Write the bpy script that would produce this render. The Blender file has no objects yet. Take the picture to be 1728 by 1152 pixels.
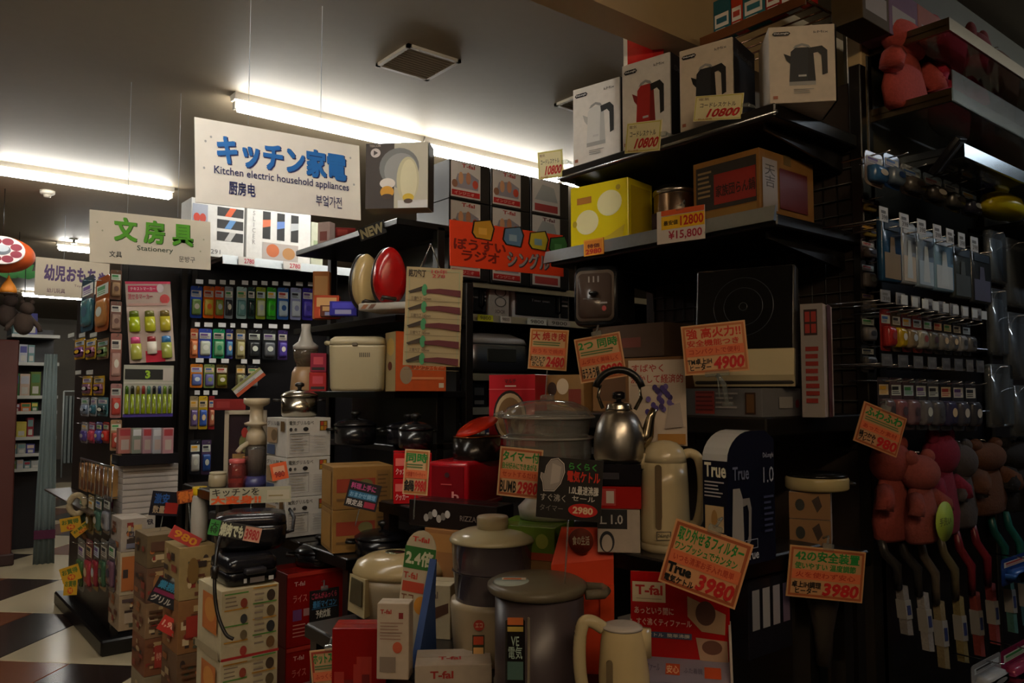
import bpy, bmesh, math, random
from mathutils import Vector, Matrix
random.seed(7)
scene = bpy.context.scene
C = scene.collection
# ---------------------------------------------------------------- camera, world, exposure
# store axes: X runs along the shop's aisles, Y across them, eye height 1.5 m
F = 1340.0
AZ = math.radians(51)
PITCH = math.atan(84 / 1340)
EYE = 1.5
cam_d = bpy.data.cameras.new('camera')
cam_d.sensor_width = 36.0
cam_d.lens = 36.0 * F / 1728
cam_d.clip_start = 0.02
cam_d.clip_end = 100
cam = bpy.data.objects.new('camera', cam_d)
C.objects.link(cam)
cam.location = (0, 0, EYE)
cam.rotation_euler = (math.radians(90) + PITCH, 0, AZ - math.radians(90))
scene.camera = cam
w = bpy.data.worlds.new('world')
w.use_nodes = True
w.node_tree.nodes['Background'].inputs[0].default_value = (0.8, 0.72, 0.6, 1)
w.node_tree.nodes['Background'].inputs[1].default_value = 0.02
scene.world = w
scene.view_settings.view_transform = 'Standard'
scene.view_settings.look = 'None'
scene.view_settings.exposure = 0.0
scene.view_settings.gamma = 1.0
scene.view_settings.use_curve_mapping = False
TUBE = 50.0          # radiance of the shop's fluorescent tubes
NEAR_TUBE = 48.0      # warm older tubes over the entrance aisle behind the photographer
# ---------------------------------------------------------------- pixel helpers (photo frame 1728 x 1152)
fw = (math.cos(AZ), math.sin(AZ)); rt = (math.sin(AZ), -math.cos(AZ))
CPI, SPI = math.cos(PITCH), math.sin(PITCH)
def ray(px, py):
    a = (px - 864) / F; b = (576 - py) / F
    d = CPI - b * SPI
    return (fw[0] * d + rt[0] * a, fw[1] * d + rt[1] * a, SPI + b * CPI), d
def at(px, py, D):
    r, d = ray(px, py); k = D / d
    return Vector((r[0] * k, r[1] * k, EYE + r[2] * k))
def hx(px, py, X):
    r, d = ray(px, py); k = X / r[0]; return Vector((X, r[1] * k, EYE + r[2] * k))
def hy(px, py, Y):
    r, d = ray(px, py); k = Y / r[1]; return Vector((r[0] * k, Y, EYE + r[2] * k))
def hz(px, py, Z):
    r, d = ray(px, py); k = (Z - EYE) / r[2]; return Vector((r[0] * k, r[1] * k, Z))
def hplane(px, py, p, th):
    n = Vector((math.sin(th), -math.cos(th), 0)); r, d = ray(px, py); r = Vector(r)
    o = Vector((0, 0, EYE)); k = (p - o).dot(n) / r.dot(n)
    return o + r * k
def facing(px):
    return AZ - math.atan((px - 864) / F) - math.radians(90)
class S: pass
def slot(pl, pr, pt, pb, X=None, Y=None, D=None, th=None, z=None, deg=None):
    """where a thing stands: its front from pixel pl to pr, top pt, base pb, on a plane of the shop"""
    pc = (pl + pr) / 2; pm = (pt + pb) / 2
    if deg is not None: th = math.radians(deg)
    if X is not None:
        p = hx(pc, pm, X); th = -math.pi / 2 if th is None else th
    elif Y is not None:
        p = hy(pc, pm, Y); th = 0.0 if th is None else th
    else:
        p = at(pc, pm, D); th = facing(pc) if th is None else th
    a = hplane(pl, pm, p, th); b = hplane(pr, pm, p, th)
    c = (a + b) / 2
    s = S(); s.th = th; s.W = (Vector((a.x, a.y)) - Vector((b.x, b.y))).length
    dd = c.x * fw[0] + c.y * fw[1]; rr = c.x * rt[0] + c.y * rt[1]
    pcx = 864 + F * rr / (dd * CPI)
    zt = hplane(pcx, pt, c, th).z; zb = hplane(pcx, pb, c, th).z
    if z is not None: zb = z
    s.x, s.y, s.z = c.x, c.y, zb
    s.H = zt - zb
    return s
# ---------------------------------------------------------------- materials
MATS = {}
def lin(c): return c / 12.92 if c <= 0.04045 else ((c + 0.055) / 1.055) ** 2.4
def hexc(h): return tuple(lin(int(h[i:i + 2], 16) / 255) for i in (0, 2, 4)) + (1,)
def mat(h, kind='paper'):
    """kind: paper, card, gloss, plastic, metal, brushed, glass, clear, fabric, plush, glow"""
    key = (h, kind)
    if key in MATS: return MATS[key]
    m = bpy.data.materials.new(kind + '_' + h); m.use_nodes = True
    nt = m.node_tree; b = nt.nodes['Principled BSDF']; c = hexc(h)
    b.inputs['Base Color'].default_value = c
    rough = {'paper': .6, 'card': .8, 'gloss': .22, 'plastic': .35, 'metal': .22, 'brushed': .33, 'glass': .05, 'clear': .08, 'fabric': .9, 'plush': .95}.get(kind, .5)
    b.inputs['Roughness'].default_value = rough
    if kind in ('metal', 'brushed'): b.inputs['Metallic'].default_value = 1.0
    if kind == 'glass':
        b.inputs['Transmission Weight'].default_value = 1.0; b.inputs['IOR'].default_value = 1.45
    if kind in ('clear', 'smoke'):
        t = nt.nodes.new('ShaderNodeBsdfTransparent'); t.inputs[0].default_value = c
        g = nt.nodes.new('ShaderNodeBsdfGlossy'); g.inputs['Roughness'].default_value = .08
        lw = nt.nodes.new('ShaderNodeLayerWeight'); lw.inputs[0].default_value = .5
        mx = nt.nodes.new('ShaderNodeMixShader')
        pw = nt.nodes.new('ShaderNodeMath'); pw.operation = 'POWER'; pw.inputs[1].default_value = 2.5; nt.links.new(lw.outputs['Facing'], pw.inputs[0]); ml = nt.nodes.new('ShaderNodeMath'); ml.operation = 'MULTIPLY_ADD'; ml.inputs[1].default_value = .6; ml.inputs[2].default_value = .04; nt.links.new(pw.outputs[0], ml.inputs[0]); nt.links.new(ml.outputs[0], mx.inputs[0]); df = nt.nodes.new('ShaderNodeBsdfDiffuse'); df.inputs[0].default_value = c; m2 = nt.nodes.new('ShaderNodeMixShader'); m2.inputs[0].default_value = .14 if kind == 'clear' else .4; nt.links.new(t.outputs[0], m2.inputs[1]); nt.links.new(df.outputs[0], m2.inputs[2]); nt.links.new(m2.outputs[0], mx.inputs[1]); nt.links.new(g.outputs[0], mx.inputs[2])
        nt.links.new(mx.outputs[0], nt.nodes['Material Output'].inputs[0])
    if kind in ('card', 'fabric', 'plush', 'paper', 'brushed', 'plastic'):
        tc = nt.nodes.new('ShaderNodeTexCoord'); n = nt.nodes.new('ShaderNodeTexNoise')
        sc = {'card': 45, 'fabric': 220, 'plush': 130, 'paper': 18, 'brushed': 60, 'plastic': 12}[kind]
        n.inputs['Scale'].default_value = sc; n.inputs['Detail'].default_value = 4
        nt.links.new(tc.outputs['Object'], n.inputs['Vector'])
        cr = nt.nodes.new('ShaderNodeMix'); cr.data_type = 'RGBA'
        amt = {'card': .12, 'fabric': .2, 'plush': .3, 'paper': .05, 'brushed': .08, 'plastic': .03}[kind]
        cr.inputs['A'].default_value = tuple(v * (1 - amt) for v in c[:3]) + (1,)
        cr.inputs['B'].default_value = tuple(min(1, v * (1 + amt)) for v in c[:3]) + (1,)
        nt.links.new(n.outputs['Fac'], cr.inputs['Factor']); nt.links.new(cr.outputs['Result'], b.inputs['Base Color'])
        if kind in ('fabric', 'plush', 'card'):
            bp = nt.nodes.new('ShaderNodeBump'); bp.inputs['Strength'].default_value = .35 if kind != 'card' else .1
            bp.inputs['Distance'].default_value = .004
            nt.links.new(n.outputs['Fac'], bp.inputs['Height']); nt.links.new(bp.outputs[0], b.inputs['Normal'])
    MATS[key] = m
    return m
def glow(h, s):
    key = (h, 'glow', s)
    if key in MATS: return MATS[key]
    m = bpy.data.materials.new('glow_' + h); m.use_nodes = True; b = m.node_tree.nodes['Principled BSDF']
    b.inputs['Base Color'].default_value = hexc(h)
    b.inputs['Emission Color'].default_value = hexc(h); b.inputs['Emission Strength'].default_value = s
    MATS[key] = m
    return m
# ---------------------------------------------------------------- mesh builder
class MB:
    def __init__(self): self.v = []; self.f = []; self.m = []; self.s = []; self.mats = []
    def mi(self, m):
        if isinstance(m, tuple): m = mat(*m)
        elif isinstance(m, str): m = mat(m)
        if m not in self.mats: self.mats.append(m)
        return self.mats.index(m)
    def add(self, vs, fs, m, smooth=False):
        o = len(self.v); k = self.mi(m)
        self.v += [tuple(v) for v in vs]
        for f in fs: self.f.append([i + o for i in f]); self.m.append(k); self.s.append(smooth)
        return self
    def box(self, x0, x1, y0, y1, z0, z1, m, bev=0, seg=2):
        if bev:
            bm = bmesh.new()
            vs = [bm.verts.new(p) for p in ((x0, y0, z0), (x1, y0, z0), (x1, y1, z0), (x0, y1, z0), (x0, y0, z1), (x1, y0, z1), (x1, y1, z1), (x0, y1, z1))]
            for f in ((3, 2, 1, 0), (4, 5, 6, 7), (0, 1, 5, 4), (1, 2, 6, 5), (2, 3, 7, 6), (3, 0, 4, 7)): bm.faces.new([vs[i] for i in f])
            bmesh.ops.bevel(bm, geom=bm.edges[:], offset=bev, segments=seg, profile=.5, affect='EDGES')
            bm.verts.index_update()
            self.add([v.co for v in bm.verts], [[v.index for v in f.verts] for f in bm.faces], m, seg > 1)
            bm.free(); return self
        return self.add([(x0, y0, z0), (x1, y0, z0), (x1, y1, z0), (x0, y1, z0), (x0, y0, z1), (x1, y0, z1), (x1, y1, z1), (x0, y1, z1)],
                        [(3, 2, 1, 0), (4, 5, 6, 7), (0, 1, 5, 4), (1, 2, 6, 5), (2, 3, 7, 6), (3, 0, 4, 7)], m)
    def lathe(self, prof, m, n=28, c=(0, 0), sx=1, sy=1, caps=True, axis='z', smooth=True, rot=None):
        """prof: (radius, height) pairs bottom to top"""
        vs = []; fs = []
        for r, z in prof:
            for i in range(n):
                a = 2 * math.pi * i / n
                p = (c[0] + r * sx * math.cos(a), c[1] + r * sy * math.sin(a), z)
                if axis == 'y': p = (c[0] + r * sx * math.cos(a), z, c[1] - r * sy * math.sin(a))
                if axis == 'x': p = (z, c[0] + r * sx * math.cos(a), c[1] + r * sy * math.sin(a))
                vs.append(p)
        for k in range(len(prof) - 1):
            for i in range(n):
                j = (i + 1) % n
                fs.append((k * n + i, k * n + j, (k + 1) * n + j, (k + 1) * n + i))
        if caps:
            if prof[0][0] > 1e-5: fs.append(tuple(range(n - 1, -1, -1)))
            if prof[-1][0] > 1e-5: fs.append(tuple((len(prof) - 1) * n + i for i in range(n)))
        return self.add(vs, fs, m, smooth)
    def tube(self, pts, r, m, n=8, closed=False):
        pts = [Vector(p) for p in pts]; vs = []; fs = []; up = Vector((0.13, 0.07, 1)).normalized(); N = len(pts)
        rs = r if isinstance(r, (list, tuple)) else [r] * N
        for i, p in enumerate(pts):
            if closed: t = pts[(i + 1) % N] - pts[i - 1]
            else: t = pts[min(i + 1, N - 1)] - pts[max(i - 1, 0)]
            t.normalize(); a = t.cross(up)
            if a.length < .05: a = t.cross(Vector((1, 0, 0)))
            a.normalize(); b = t.cross(a)
            for k in range(n):
                an = 2 * math.pi * k / n; vs.append(p + (a * math.cos(an) + b * math.sin(an)) * rs[i])
        for i in range(N if closed else N - 1):
            for k in range(n):
                k2 = (k + 1) % n; i2 = (i + 1) % N
                fs.append((i * n + k, i * n + k2, i2 * n + k2, i2 * n + k))
        if not closed: fs += [tuple(range(n - 1, -1, -1)), tuple((N - 1) * n + k for k in range(n))]
        return self.add(vs, fs, m, True)
    def prism(self, poly, y0, y1, m, smooth=False, axis='y'):
        """polygon in x,z pushed from y0 to y1 (axis x: polygon in y,z; axis z: polygon in x,y)"""
        n = len(poly)
        if axis == 'y': vs = [(x, y0, z) for x, z in poly] + [(x, y1, z) for x, z in poly]
        elif axis == 'x': vs = [(y0, x, z) for x, z in poly] + [(y1, x, z) for x, z in poly]
        else: vs = [(x, z, y0) for x, z in poly] + [(x, z, y1) for x, z in poly]
        fs = [tuple(range(n)), tuple(range(2 * n - 1, n - 1, -1))]
        self.add(vs, fs, m, False)
        k = len(self.v) - 2 * n
        for i in range(n):
            j = (i + 1) % n; self.f.append([k + i, k + n + i, k + n + j, k + j]); self.m.append(self.mi(m)); self.s.append(smooth)
        return self
    def loft(self, rings, m, smooth=True, caps=True):
        n = len(rings[0]); vs = [p for r in rings for p in r]; fs = []
        for k in range(len(rings) - 1):
            for i in range(n):
                j = (i + 1) % n; fs.append((k * n + i, k * n + j, (k + 1) * n + j, (k + 1) * n + i))
        if caps: fs += [tuple(range(n - 1, -1, -1)), tuple((len(rings) - 1) * n + i for i in range(n))]
        return self.add(vs, fs, m, smooth)
    def build(self, name, parent=None):
        me = bpy.data.meshes.new(name); me.from_pydata(self.v, [], self.f)
        for m in self.mats: me.materials.append(m)
        me.polygons.foreach_set('material_index', self.m); me.polygons.foreach_set('use_smooth', self.s)
        bm = bmesh.new(); bm.from_mesh(me); bmesh.ops.recalc_face_normals(bm, faces=bm.faces[:]); bm.to_mesh(me); bm.free()
        me.update()
        o = bpy.data.objects.new(name, me); C.objects.link(o)
        if parent is not None: o.parent = parent
        return o
def smooth(pts, n=5):
    """Catmull-Rom points through a path"""
    P = [Vector(p) for p in pts]; out = []
    for i in range(len(P) - 1):
        a, b, c, d = P[max(i - 1, 0)], P[i], P[i + 1], P[min(i + 2, len(P) - 1)]
        for k in range(n):
            t = k / n
            out.append(.5 * (2 * b + (c - a) * t + (2 * a - 5 * b + 4 * c - d) * t * t + (3 * b - a - 3 * c + d) * t ** 3))
    return out + [P[-1]]
def rrect(w, h, r, n=4, cx=0, cy=0):
    """rounded rectangle outline"""
    out = []
    for qx, qy, a0 in ((1, 1, 0), (-1, 1, 90), (-1, -1, 180), (1, -1, 270)):
        for k in range(n + 1):
            a = math.radians(a0 + 90 * k / n)
            out.append((cx + qx * (w / 2 - r) + r * math.cos(a), cy + qy * (h / 2 - r) + r * math.sin(a)))
    return out
def tag(o, label=None, cat=None, group=None, kind=None):
    if label: o['label'] = label
    if cat: o['category'] = cat
    if group: o['group'] = group
    if kind: o['kind'] = kind
    return o
def empty(name, label, cat, s=None, D=0.0, group=None, loc=None, th=0.0):
    o = bpy.data.objects.new(name, None); C.objects.link(o)
    if s is not None: put(o, s, D)
    else: o.location = loc; o.rotation_euler = (0, 0, th)
    o.empty_display_size = .05
    return tag(o, label, cat, group)
def put(o, s, D=0.0):
    o.location = (s.x - math.sin(s.th) * D / 2, s.y + math.cos(s.th) * D / 2, s.z)
    o.rotation_euler = (0, 0, s.th)
    return o
def copy_tree(o, parent=None):
    c = o.copy(); C.objects.link(c); c.parent = parent
    for ch in o.children: copy_tree(ch, c)
    return c
# ---------------------------------------------------------------- lettering and flat print
TXT = {}
def text_mesh(t, bold):
    key = (t, bold)
    if key in TXT: return TXT[key]
    cu = bpy.data.curves.new('lettering', 'FONT'); cu.body = t; cu.resolution_u = 2; cu.offset = bold; cu.space_line = .9; cu.align_x = 'CENTER'
    o = bpy.data.objects.new('lettering', cu); C.objects.link(o)
    bpy.context.view_layer.update()
    me = bpy.data.meshes.new_from_object(o.evaluated_get(bpy.context.evaluated_depsgraph_get()))
    vs = [(v.co.x, v.co.y) for v in me.vertices]; fs = [tuple(p.vertices) for p in me.polygons]
    bpy.data.objects.remove(o); bpy.data.curves.remove(cu); bpy.data.meshes.remove(me)
    if vs:
        x0 = min(v[0] for v in vs); x1 = max(v[0] for v in vs); y0 = min(v[1] for v in vs); y1 = max(v[1] for v in vs)
        vs = [((x - x0) / max(x1 - x0, 1e-4), (y - y0) / max(y1 - y0, 1e-4)) for x, y in vs]
    TXT[key] = (vs, fs)
    return TXT[key]
def face_frame(f, W, D, H):
    if f == 'F': return Vector((-W / 2, -D / 2, 0)), Vector((W, 0, 0)), Vector((0, 0, H)), Vector((0, -1, 0))
    if f == 'R': return Vector((W / 2, -D / 2, 0)), Vector((0, D, 0)), Vector((0, 0, H)), Vector((1, 0, 0))
    if f == 'L': return Vector((-W / 2, D / 2, 0)), Vector((0, -D, 0)), Vector((0, 0, H)), Vector((-1, 0, 0))
    if f == 'T': return Vector((-W / 2, -D / 2, H)), Vector((W, 0, 0)), Vector((0, D, 0)), Vector((0, 0, 1))
    return f
EL = [(.5 + .5 * math.cos(2 * math.pi * k / 24), .5 + .5 * math.sin(2 * math.pi * k / 24)) for k in range(24)]
def prints(parent, W, D, H, spec, kind='paper'):
    """flat print on a thing's faces. items: (face,'r',u0,v0,u1,v1,col) rect; 'c' ellipse in that rect; 'q' frame;
    'p' polygon (list, col); 't' text (u0,v0,u1,v1,text,col,bold)"""
    items = []
    for n, it in enumerate(spec):
        f, op = it[0], it[1]
        o, u, v, nn = face_frame(f, W, D, H); off = nn * (.0008 + .00022 * n)
        P = lambda x, y: o + u * x + v * y + off
        if op == 'r':
            x0, y0, x1, y1, c = it[2:7]; vs = [P(x0, y0), P(x1, y0), P(x1, y1), P(x0, y1)]; fs = [(0, 1, 2, 3)]
        elif op == 'c':
            x0, y0, x1, y1, c = it[2:7]; vs = [P(x0 + (x1 - x0) * p, y0 + (y1 - y0) * q) for p, q in EL]; fs = [tuple(range(24))]
        elif op == 'q':
            x0, y0, x1, y1, t, c = it[2:8]; k = t * v.length / max(u.length, 1e-4)
            q = [(x0, y0), (x1, y0), (x1, y1), (x0, y1), (x0 + k, y0 + t), (x1 - k, y0 + t), (x1 - k, y1 - t), (x0 + k, y1 - t)]
            vs = [P(*p) for p in q]; fs = [(0, 1, 5, 4), (1, 2, 6, 5), (2, 3, 7, 6), (3, 0, 4, 7)]
        elif op == 'p':
            pts, c = it[2:4]; vs = [P(*p) for p in pts]; fs = [tuple(range(len(pts)))]
        else:
            x0, y0, x1, y1, t, c = it[2:8]; bold = it[8] if len(it) > 8 else .0; sh = it[9] if len(it) > 9 else 0
            cjk = any(ord(ch) > 0x2E80 for ch in t)
            tv, fs = text_mesh(t, min(bold, .004) if cjk else bold)
            sets = [(0, 0)]
            if cjk and bold > .008:
                lines = t.split('\n'); bx = .9 * bold / max(len(l) for l in lines); by = .9 * bold / len(lines)
                sets = [(-bx, -by), (bx, -by), (-bx, by), (bx, by)]
            vs = []; f0 = fs; fs = []
            for si, (dx, dy) in enumerate(sets):
                lift = nn * (.00005 * si)
                fs += [tuple(i + len(vs) for i in ff) for ff in f0]
                vs += [P(x0 + (x1 - x0) * (p + dx + sh * (q - .5)), y0 + (y1 - y0) * (q + dy)) + lift for p, q in tv]
        if not vs: continue
        lo = [min(p[i] for p in vs) for i in range(3)]; hi = [max(p[i] for p in vs) for i in range(3)]
        items.append((op == 't', f if isinstance(f, str) else 'x', lo, hi, max(h - l for l, h in zip(lo, hi)), vs, fs, (c, kind)))
    groups = []
    for it in items:
        near = []
        for g in groups:
            for q in g:
                if q[0] == it[0] and q[1] == it[1]:
                    gap = math.sqrt(sum(max(0, it[2][i] - q[3][i], q[2][i] - it[3][i]) ** 2 for i in range(3)))
                    if gap <= max(.018, .45 * max(it[4], q[4])): near.append(g); break
        new = [it]
        for g in near: new = g + new; groups.remove(g)
        groups.append(new)
    for g in groups:
        b = MB()
        for it in g: b.add(it[5], it[6], it[7])
        b.build('lettering' if g[0][0] else 'print', parent)
def busy(f, seed, pal, n=14, u=(.04, .96), v=(.05, .95)):
    """a crowded printed face: patches, pictures and lines of small print"""
    r = random.Random(seed); out = []
    for k in range(n):
        a = r.uniform(u[0], u[1] - .25); b = r.uniform(v[0], v[1] - .16); w_ = r.uniform(.1, .32); h_ = r.uniform(.05, .2)
        out.append((f, r.choice('rrrc'), a, b, min(u[1], a + w_), min(v[1], b + h_), r.choice(pal)))
    return out
def rows(f, u0, v0, u1, v1, n, col, fill=.5, jag=.25, seed=1):
    """lines of small print as thin bars"""
    r = random.Random(seed); out = []
    for k in range(n):
        y1 = v1 - (v1 - v0) * k / n; y0 = y1 - (v1 - v0) / n * fill
        out.append((f, 'r', u0, y0, u1 - (u1 - u0) * jag * r.random(), y1, col))
    return out
def carton(name, label, s, D, col, spec=(), cat='box', group=None, kind='card', bev=.0015, tape=None):
    """a cardboard box with rounded folds, a lid seam and print"""
    W, H = s.W, s.H
    mb = MB(); mb.box(-W / 2, W / 2, -D / 2, D / 2, 0, H, (col, kind), bev, 1)
    if tape:
        mb.box(-W / 2 - .0006, W / 2 + .0006, -.02, .02, H - .03, H + .0008, (tape, 'gloss'))
    else:
        mb.box(-W / 2 + .004, W / 2 - .004, -.0008, .0008, H - .001, H + .0006, (col, kind))
    o = mb.build(name); put(o, s, D); tag(o, label, cat, group)
    if spec: prints(o, W, D, H, spec)
    return o
def structure(name, mb, label=None):
    o = mb.build(name); o['kind'] = 'structure'
    if label: o['label'] = label
    return o
ORD = ['first', 'second', 'third', 'fourth', 'fifth', 'sixth', 'seventh', 'eighth', 'ninth', 'tenth', 'eleventh', 'twelfth', 'thirteenth', 'fourteenth', 'fifteenth', 'sixteenth']
# ================================================================ THE ROOM
CEIL = 3.1
mb = MB(); mb.box(-8, 14, -6, 20, -.05, -.004, ('3a3028', 'plastic'))
floor = structure('floor', mb, 'dark and cream chequered tiled shop floor')
# tiles laid diagonally to the aisles: cream squares, and dark squares made of a brown and a black half
TS = .91
tile_mats = {}
def tile_mesh(kind):
    mb = MB(); g = .003
    col = {'cream': 'b9a98a', 'brown': '6e3d24', 'black': '30241f'}[kind]
    w = TS if kind == 'cream' else TS / 2
    mb.box(g, w - g, g, TS - g, -.006, 0, (col, 'gloss'), .002, 1)
    o = mb.build('floor_tile'); return o
protos = {k: tile_mesh(k) for k in ('cream', 'brown', 'black')}
base = hz(162, 1037, 0)
rot45 = math.radians(45 - 90 - 90)
def tile_at(kind, i, j, half):
    o = protos[kind].copy(); C.objects.link(o); o.parent = floor
    a = math.radians(-45)
    lx = i * TS + half * TS / 2; ly = j * TS
    o.location = (base.x + lx * math.cos(a) - ly * math.sin(a), base.y + lx * math.sin(a) + ly * math.cos(a), 0)
    o.rotation_euler = (0, 0, a)
for i in range(-12, 7):
    for j in range(-5, 10):
        x = base.x + (i + .5) * TS * math.cos(-math.pi / 4) - (j + .5) * TS * math.sin(-math.pi / 4)
        y = base.y + (i + .5) * TS * math.sin(-math.pi / 4) + (j + .5) * TS * math.cos(-math.pi / 4)
        if x > 3.2 or x < -3.5 or y < 1.2 or y > 14.5: continue
        if (i + j) % 2: tile_at('cream', i, j, 0)
        else: tile_at('brown', i, j, 0); tile_at('black', i, j, 1)
for p in protos.values(): bpy.data.objects.remove(p)
mb = MB(); mb.box(-8, 14, -6, 20, CEIL, CEIL + .1, ('8f8068', 'paper'))
structure('ceiling', mb, 'plain beige shop ceiling')
mb = MB(); mb.box(-8, 14, 20, 20.1, 0, CEIL, ('7f7668', 'paper')); structure('wall_back', mb, 'far wall of the shop')
mb = MB(); mb.box(-8.1, -8, -6, 20, 0, CEIL, ('8a7d68', 'paper')); structure('wall_left', mb)
mb = MB(); mb.box(14, 14.1, -6, 20, 0, CEIL, ('8a7d68', 'paper')); structure('wall_right', mb)
mb = MB(); mb.box(-8, 14, -6.1, -6, 0, CEIL, ('8a7d68', 'paper')); structure('wall_front', mb)
mb = MB(); mb.box(-2, 13.9, 1.80, 1.93, 2.78, CEIL, ('b49a70', 'paper')); structure('trim_1', mb, 'beige boxed ceiling beam above the tall shelves')
# ceiling vent: a frame with louvre slats
def vent(name, label, x0, x1, y0, y1, along):
    o = empty(name, label, 'vent', loc=((x0 + x1) / 2, (y0 + y1) / 2, CEIL))
    a = (x1 - x0) / 2; b = (y1 - y0) / 2
    mb = MB()
    for q in ((-a, a, -b, -b + .02), (-a, a, b - .02, b), (-a, -a + .02, -b, b), (a - .02, a, -b, b)): mb.box(*q, -.014, 0, ('b8ab95', 'plastic'))
    mb.build('frame', o)
    mb = MB(); mb.box(-a + .02, a - .02, -b + .02, b - .02, -.002, 0, ('1c1815', 'plastic')); mb.build('backing', o)
    n = 11
    for k in range(n):
        t = -b + .03 + (2 * b - .06) * k / (n - 1)
        mb = MB(); mb.add([(-a + .02, t - .007, -.011), (a - .02, t - .007, -.011), (a - .02, t + .007, -.013), (-a + .02, t + .007, -.013), (-a + .02, t - .007, -.009), (a - .02, t - .007, -.009), (a - .02, t + .007, -.011), (-a + .02, t + .007, -.011)], [(0, 1, 2, 3), (7, 6, 5, 4), (0, 4, 5, 1), (2, 6, 7, 3)], ('a89c88', 'plastic'))
        mb.build('slat', o)
vent('ceiling_vent', 'square louvred vent set in the beige ceiling above the aisle', 1.87, 2.17, 3.07, 3.37, 0)
p = hz(935, 175, CEIL)
vent('ceiling_vent', 'second ceiling vent half hidden behind the white kettle box', p.x, p.x + .3, p.y - .3, p.y, 0)
# fluorescent fixtures
def fixture(label, x0, y, n, power, group='fluorescent ceiling lamps', L=1.2, h='fdfbf4'):
    for k in range(n):
        o = empty('fluorescent_lamp', label[k], 'lamp', loc=(x0 + (k + .5) * L, y, CEIL), group=group)
        mb = MB(); a = L / 2 - .006
        mb.prism([(-.045, 0), (-.03, -.035), (.03, -.035), (.045, 0)], -a, a, ('d8d2c4', 'plastic'), axis='x'); mb.build('housing', o)
        mb = MB(); mb.lathe([(.01, -a + .02), (.028, -a + .03), (.028, a - .03), (.01, a - .02)], glow(h, power), 12, c=(0, -.066), axis='x'); mb.build('tube', o)
        for e in (-1, 1):
            mb = MB(); mb.box(e * (a - .012) - .008, e * (a - .012) + .008, -.015, .015, -.085, -.04, ('d8d2c4', 'plastic'), .003, 1); mb.build('socket', o)
fixture(['glowing tube lamp just above the blue kitchen sign', 'glowing tube lamp running above the stacked pan boxes', 'glowing tube lamp hidden behind the kettle boxes', 'tube lamp deep over the far end of the pan aisle'], 1.46, 4.2, 4, TUBE)
fixture(['glowing tube lamp at the photo\'s left edge in front', 'glowing tube lamp directly behind the green stationery sign'], -.58, 6.5, 2, TUBE)
fixture(['short bright tube lamp above the purple toy sign', 'tube lamp far back behind the stationery sign'], 1.5, 9.6, 2, TUBE)
p = hz(35, 497, 3.03)
fixture(['small distant tube lamp left of the purple toy sign'], p.x, p.y, 1, TUBE)
fixture(['bright tube lamp over the main aisle, first', 'bright tube lamp over the main aisle, second', 'bright tube lamp over the main aisle, third'], -2.5, 1.95, 3, TUBE, 'lamps over the main aisle')
fixture(['dim tube lamp over the entrance aisle, first', 'dim tube lamp over the entrance aisle, second', 'dim tube lamp over the entrance aisle, third'], -2.6, -1.2, 3, NEAR_TUBE, 'dim lamps over the entrance', h='ffe2bc')
fixture(['cool tube lamp over the peg wall aisle, first', 'cool tube lamp over the peg wall aisle, second'], 3.3, -.1, 2, TUBE * .45, 'cool lamps over the peg wall aisle', h='e4f1ff')
# smoke detector and sprinkler
p = hz(80, 322, CEIL); o = empty('smoke_detector', 'small white smoke detector on the ceiling beside the tube lamp', 'smoke detector', loc=p)
mb = MB(); mb.lathe([(.055, 0), (.055, -.02), (.045, -.03)], ('c8c0b0', 'plastic'), 20); mb.build('housing', o)
mb = MB(); mb.lathe([(.03, -.03), (.026, -.05), (.012, -.055)], ('a89f90', 'plastic'), 16); mb.build('sensor', o)
p = hz(125, 403, CEIL); o = empty('sprinkler_head', 'tiny sprinkler head on the ceiling left of the stationery sign', 'sprinkler', loc=p)
mb = MB(); mb.lathe([(.05, 0), (.04, -.012)], ('c8c8c0', 'metal'), 16); mb.build('rose', o)
mb = MB(); mb.lathe([(.012, -.012), (.012, -.04), (.03, -.045), (.03, -.05)], ('c8c8c0', 'metal'), 12); mb.build('nozzle', o)
# ================================================================ TALL SHELVES WITH KETTLES (end of the near gondola)
BLK = ('14110f', 'plastic'); BLK2 = ('1d1a18', 'plastic'); CHROME = ('c8ccd0', 'metal'); RAIL = ('aab0b4', 'brushed')
def shelf_board(parent, x0, x1, y0, y1, z, t=.03, m=BLK, name='shelf'):
    """coords relative to the parent's origin"""
    mb = MB(); mb.box(x0, x1, y0, y1, z - t, z, m, .004, 1)
    return mb.build(name, parent)
def rail(parent, x, y0, y1, z, h=.032, m=RAIL, tilt=.012, axis='X'):
    mb = MB()
    if axis == 'X': mb.prism([(x, z + h / 2), (x - .004, z + h / 2), (x - .004 - tilt, z - h / 2), (x, z - h / 2)], y0, y1, m)
    else: mb.prism([(x, z + h / 2), (x - .004, z + h / 2), (x - .004 - tilt, z - h / 2), (x, z - h / 2)], y0, y1, m, axis='x')
    return mb.build('price_rail', parent)
g1 = empty('shelving_unit', 'tall black shelving unit carrying boxed kettles at the aisle end', 'shelving', loc=(2.2, 1.7, 0))
ox, oy = 2.2, 1.7
for yy in (1.25, 2.12):
    mb = MB(); mb.box(.23, .27, yy - oy - .02, yy - oy + .02, 0, 2.55, BLK, .003, 1); mb.build('post', g1)
mb = MB(); mb.box(.24, .25, -.44, .41, .1, 2.5, ('2a2019', 'card')); mb.build('back_panel', g1)
mb = MB()
for k in range(18): mb.tube([(.236, -.43 + k * .049, 1.3), (.236, -.43 + k * .049, 2.3)], .0022, BLK, 5)
for k in range(20): mb.tube([(.232, -.44, 1.32 + k * .05), (.232, .41, 1.32 + k * .05)], .0022, BLK, 5)
mb.build('wire_grid', g1)
shelf_board(g1, -.234, .23, -.455, .45, 2.318, .04)
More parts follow.
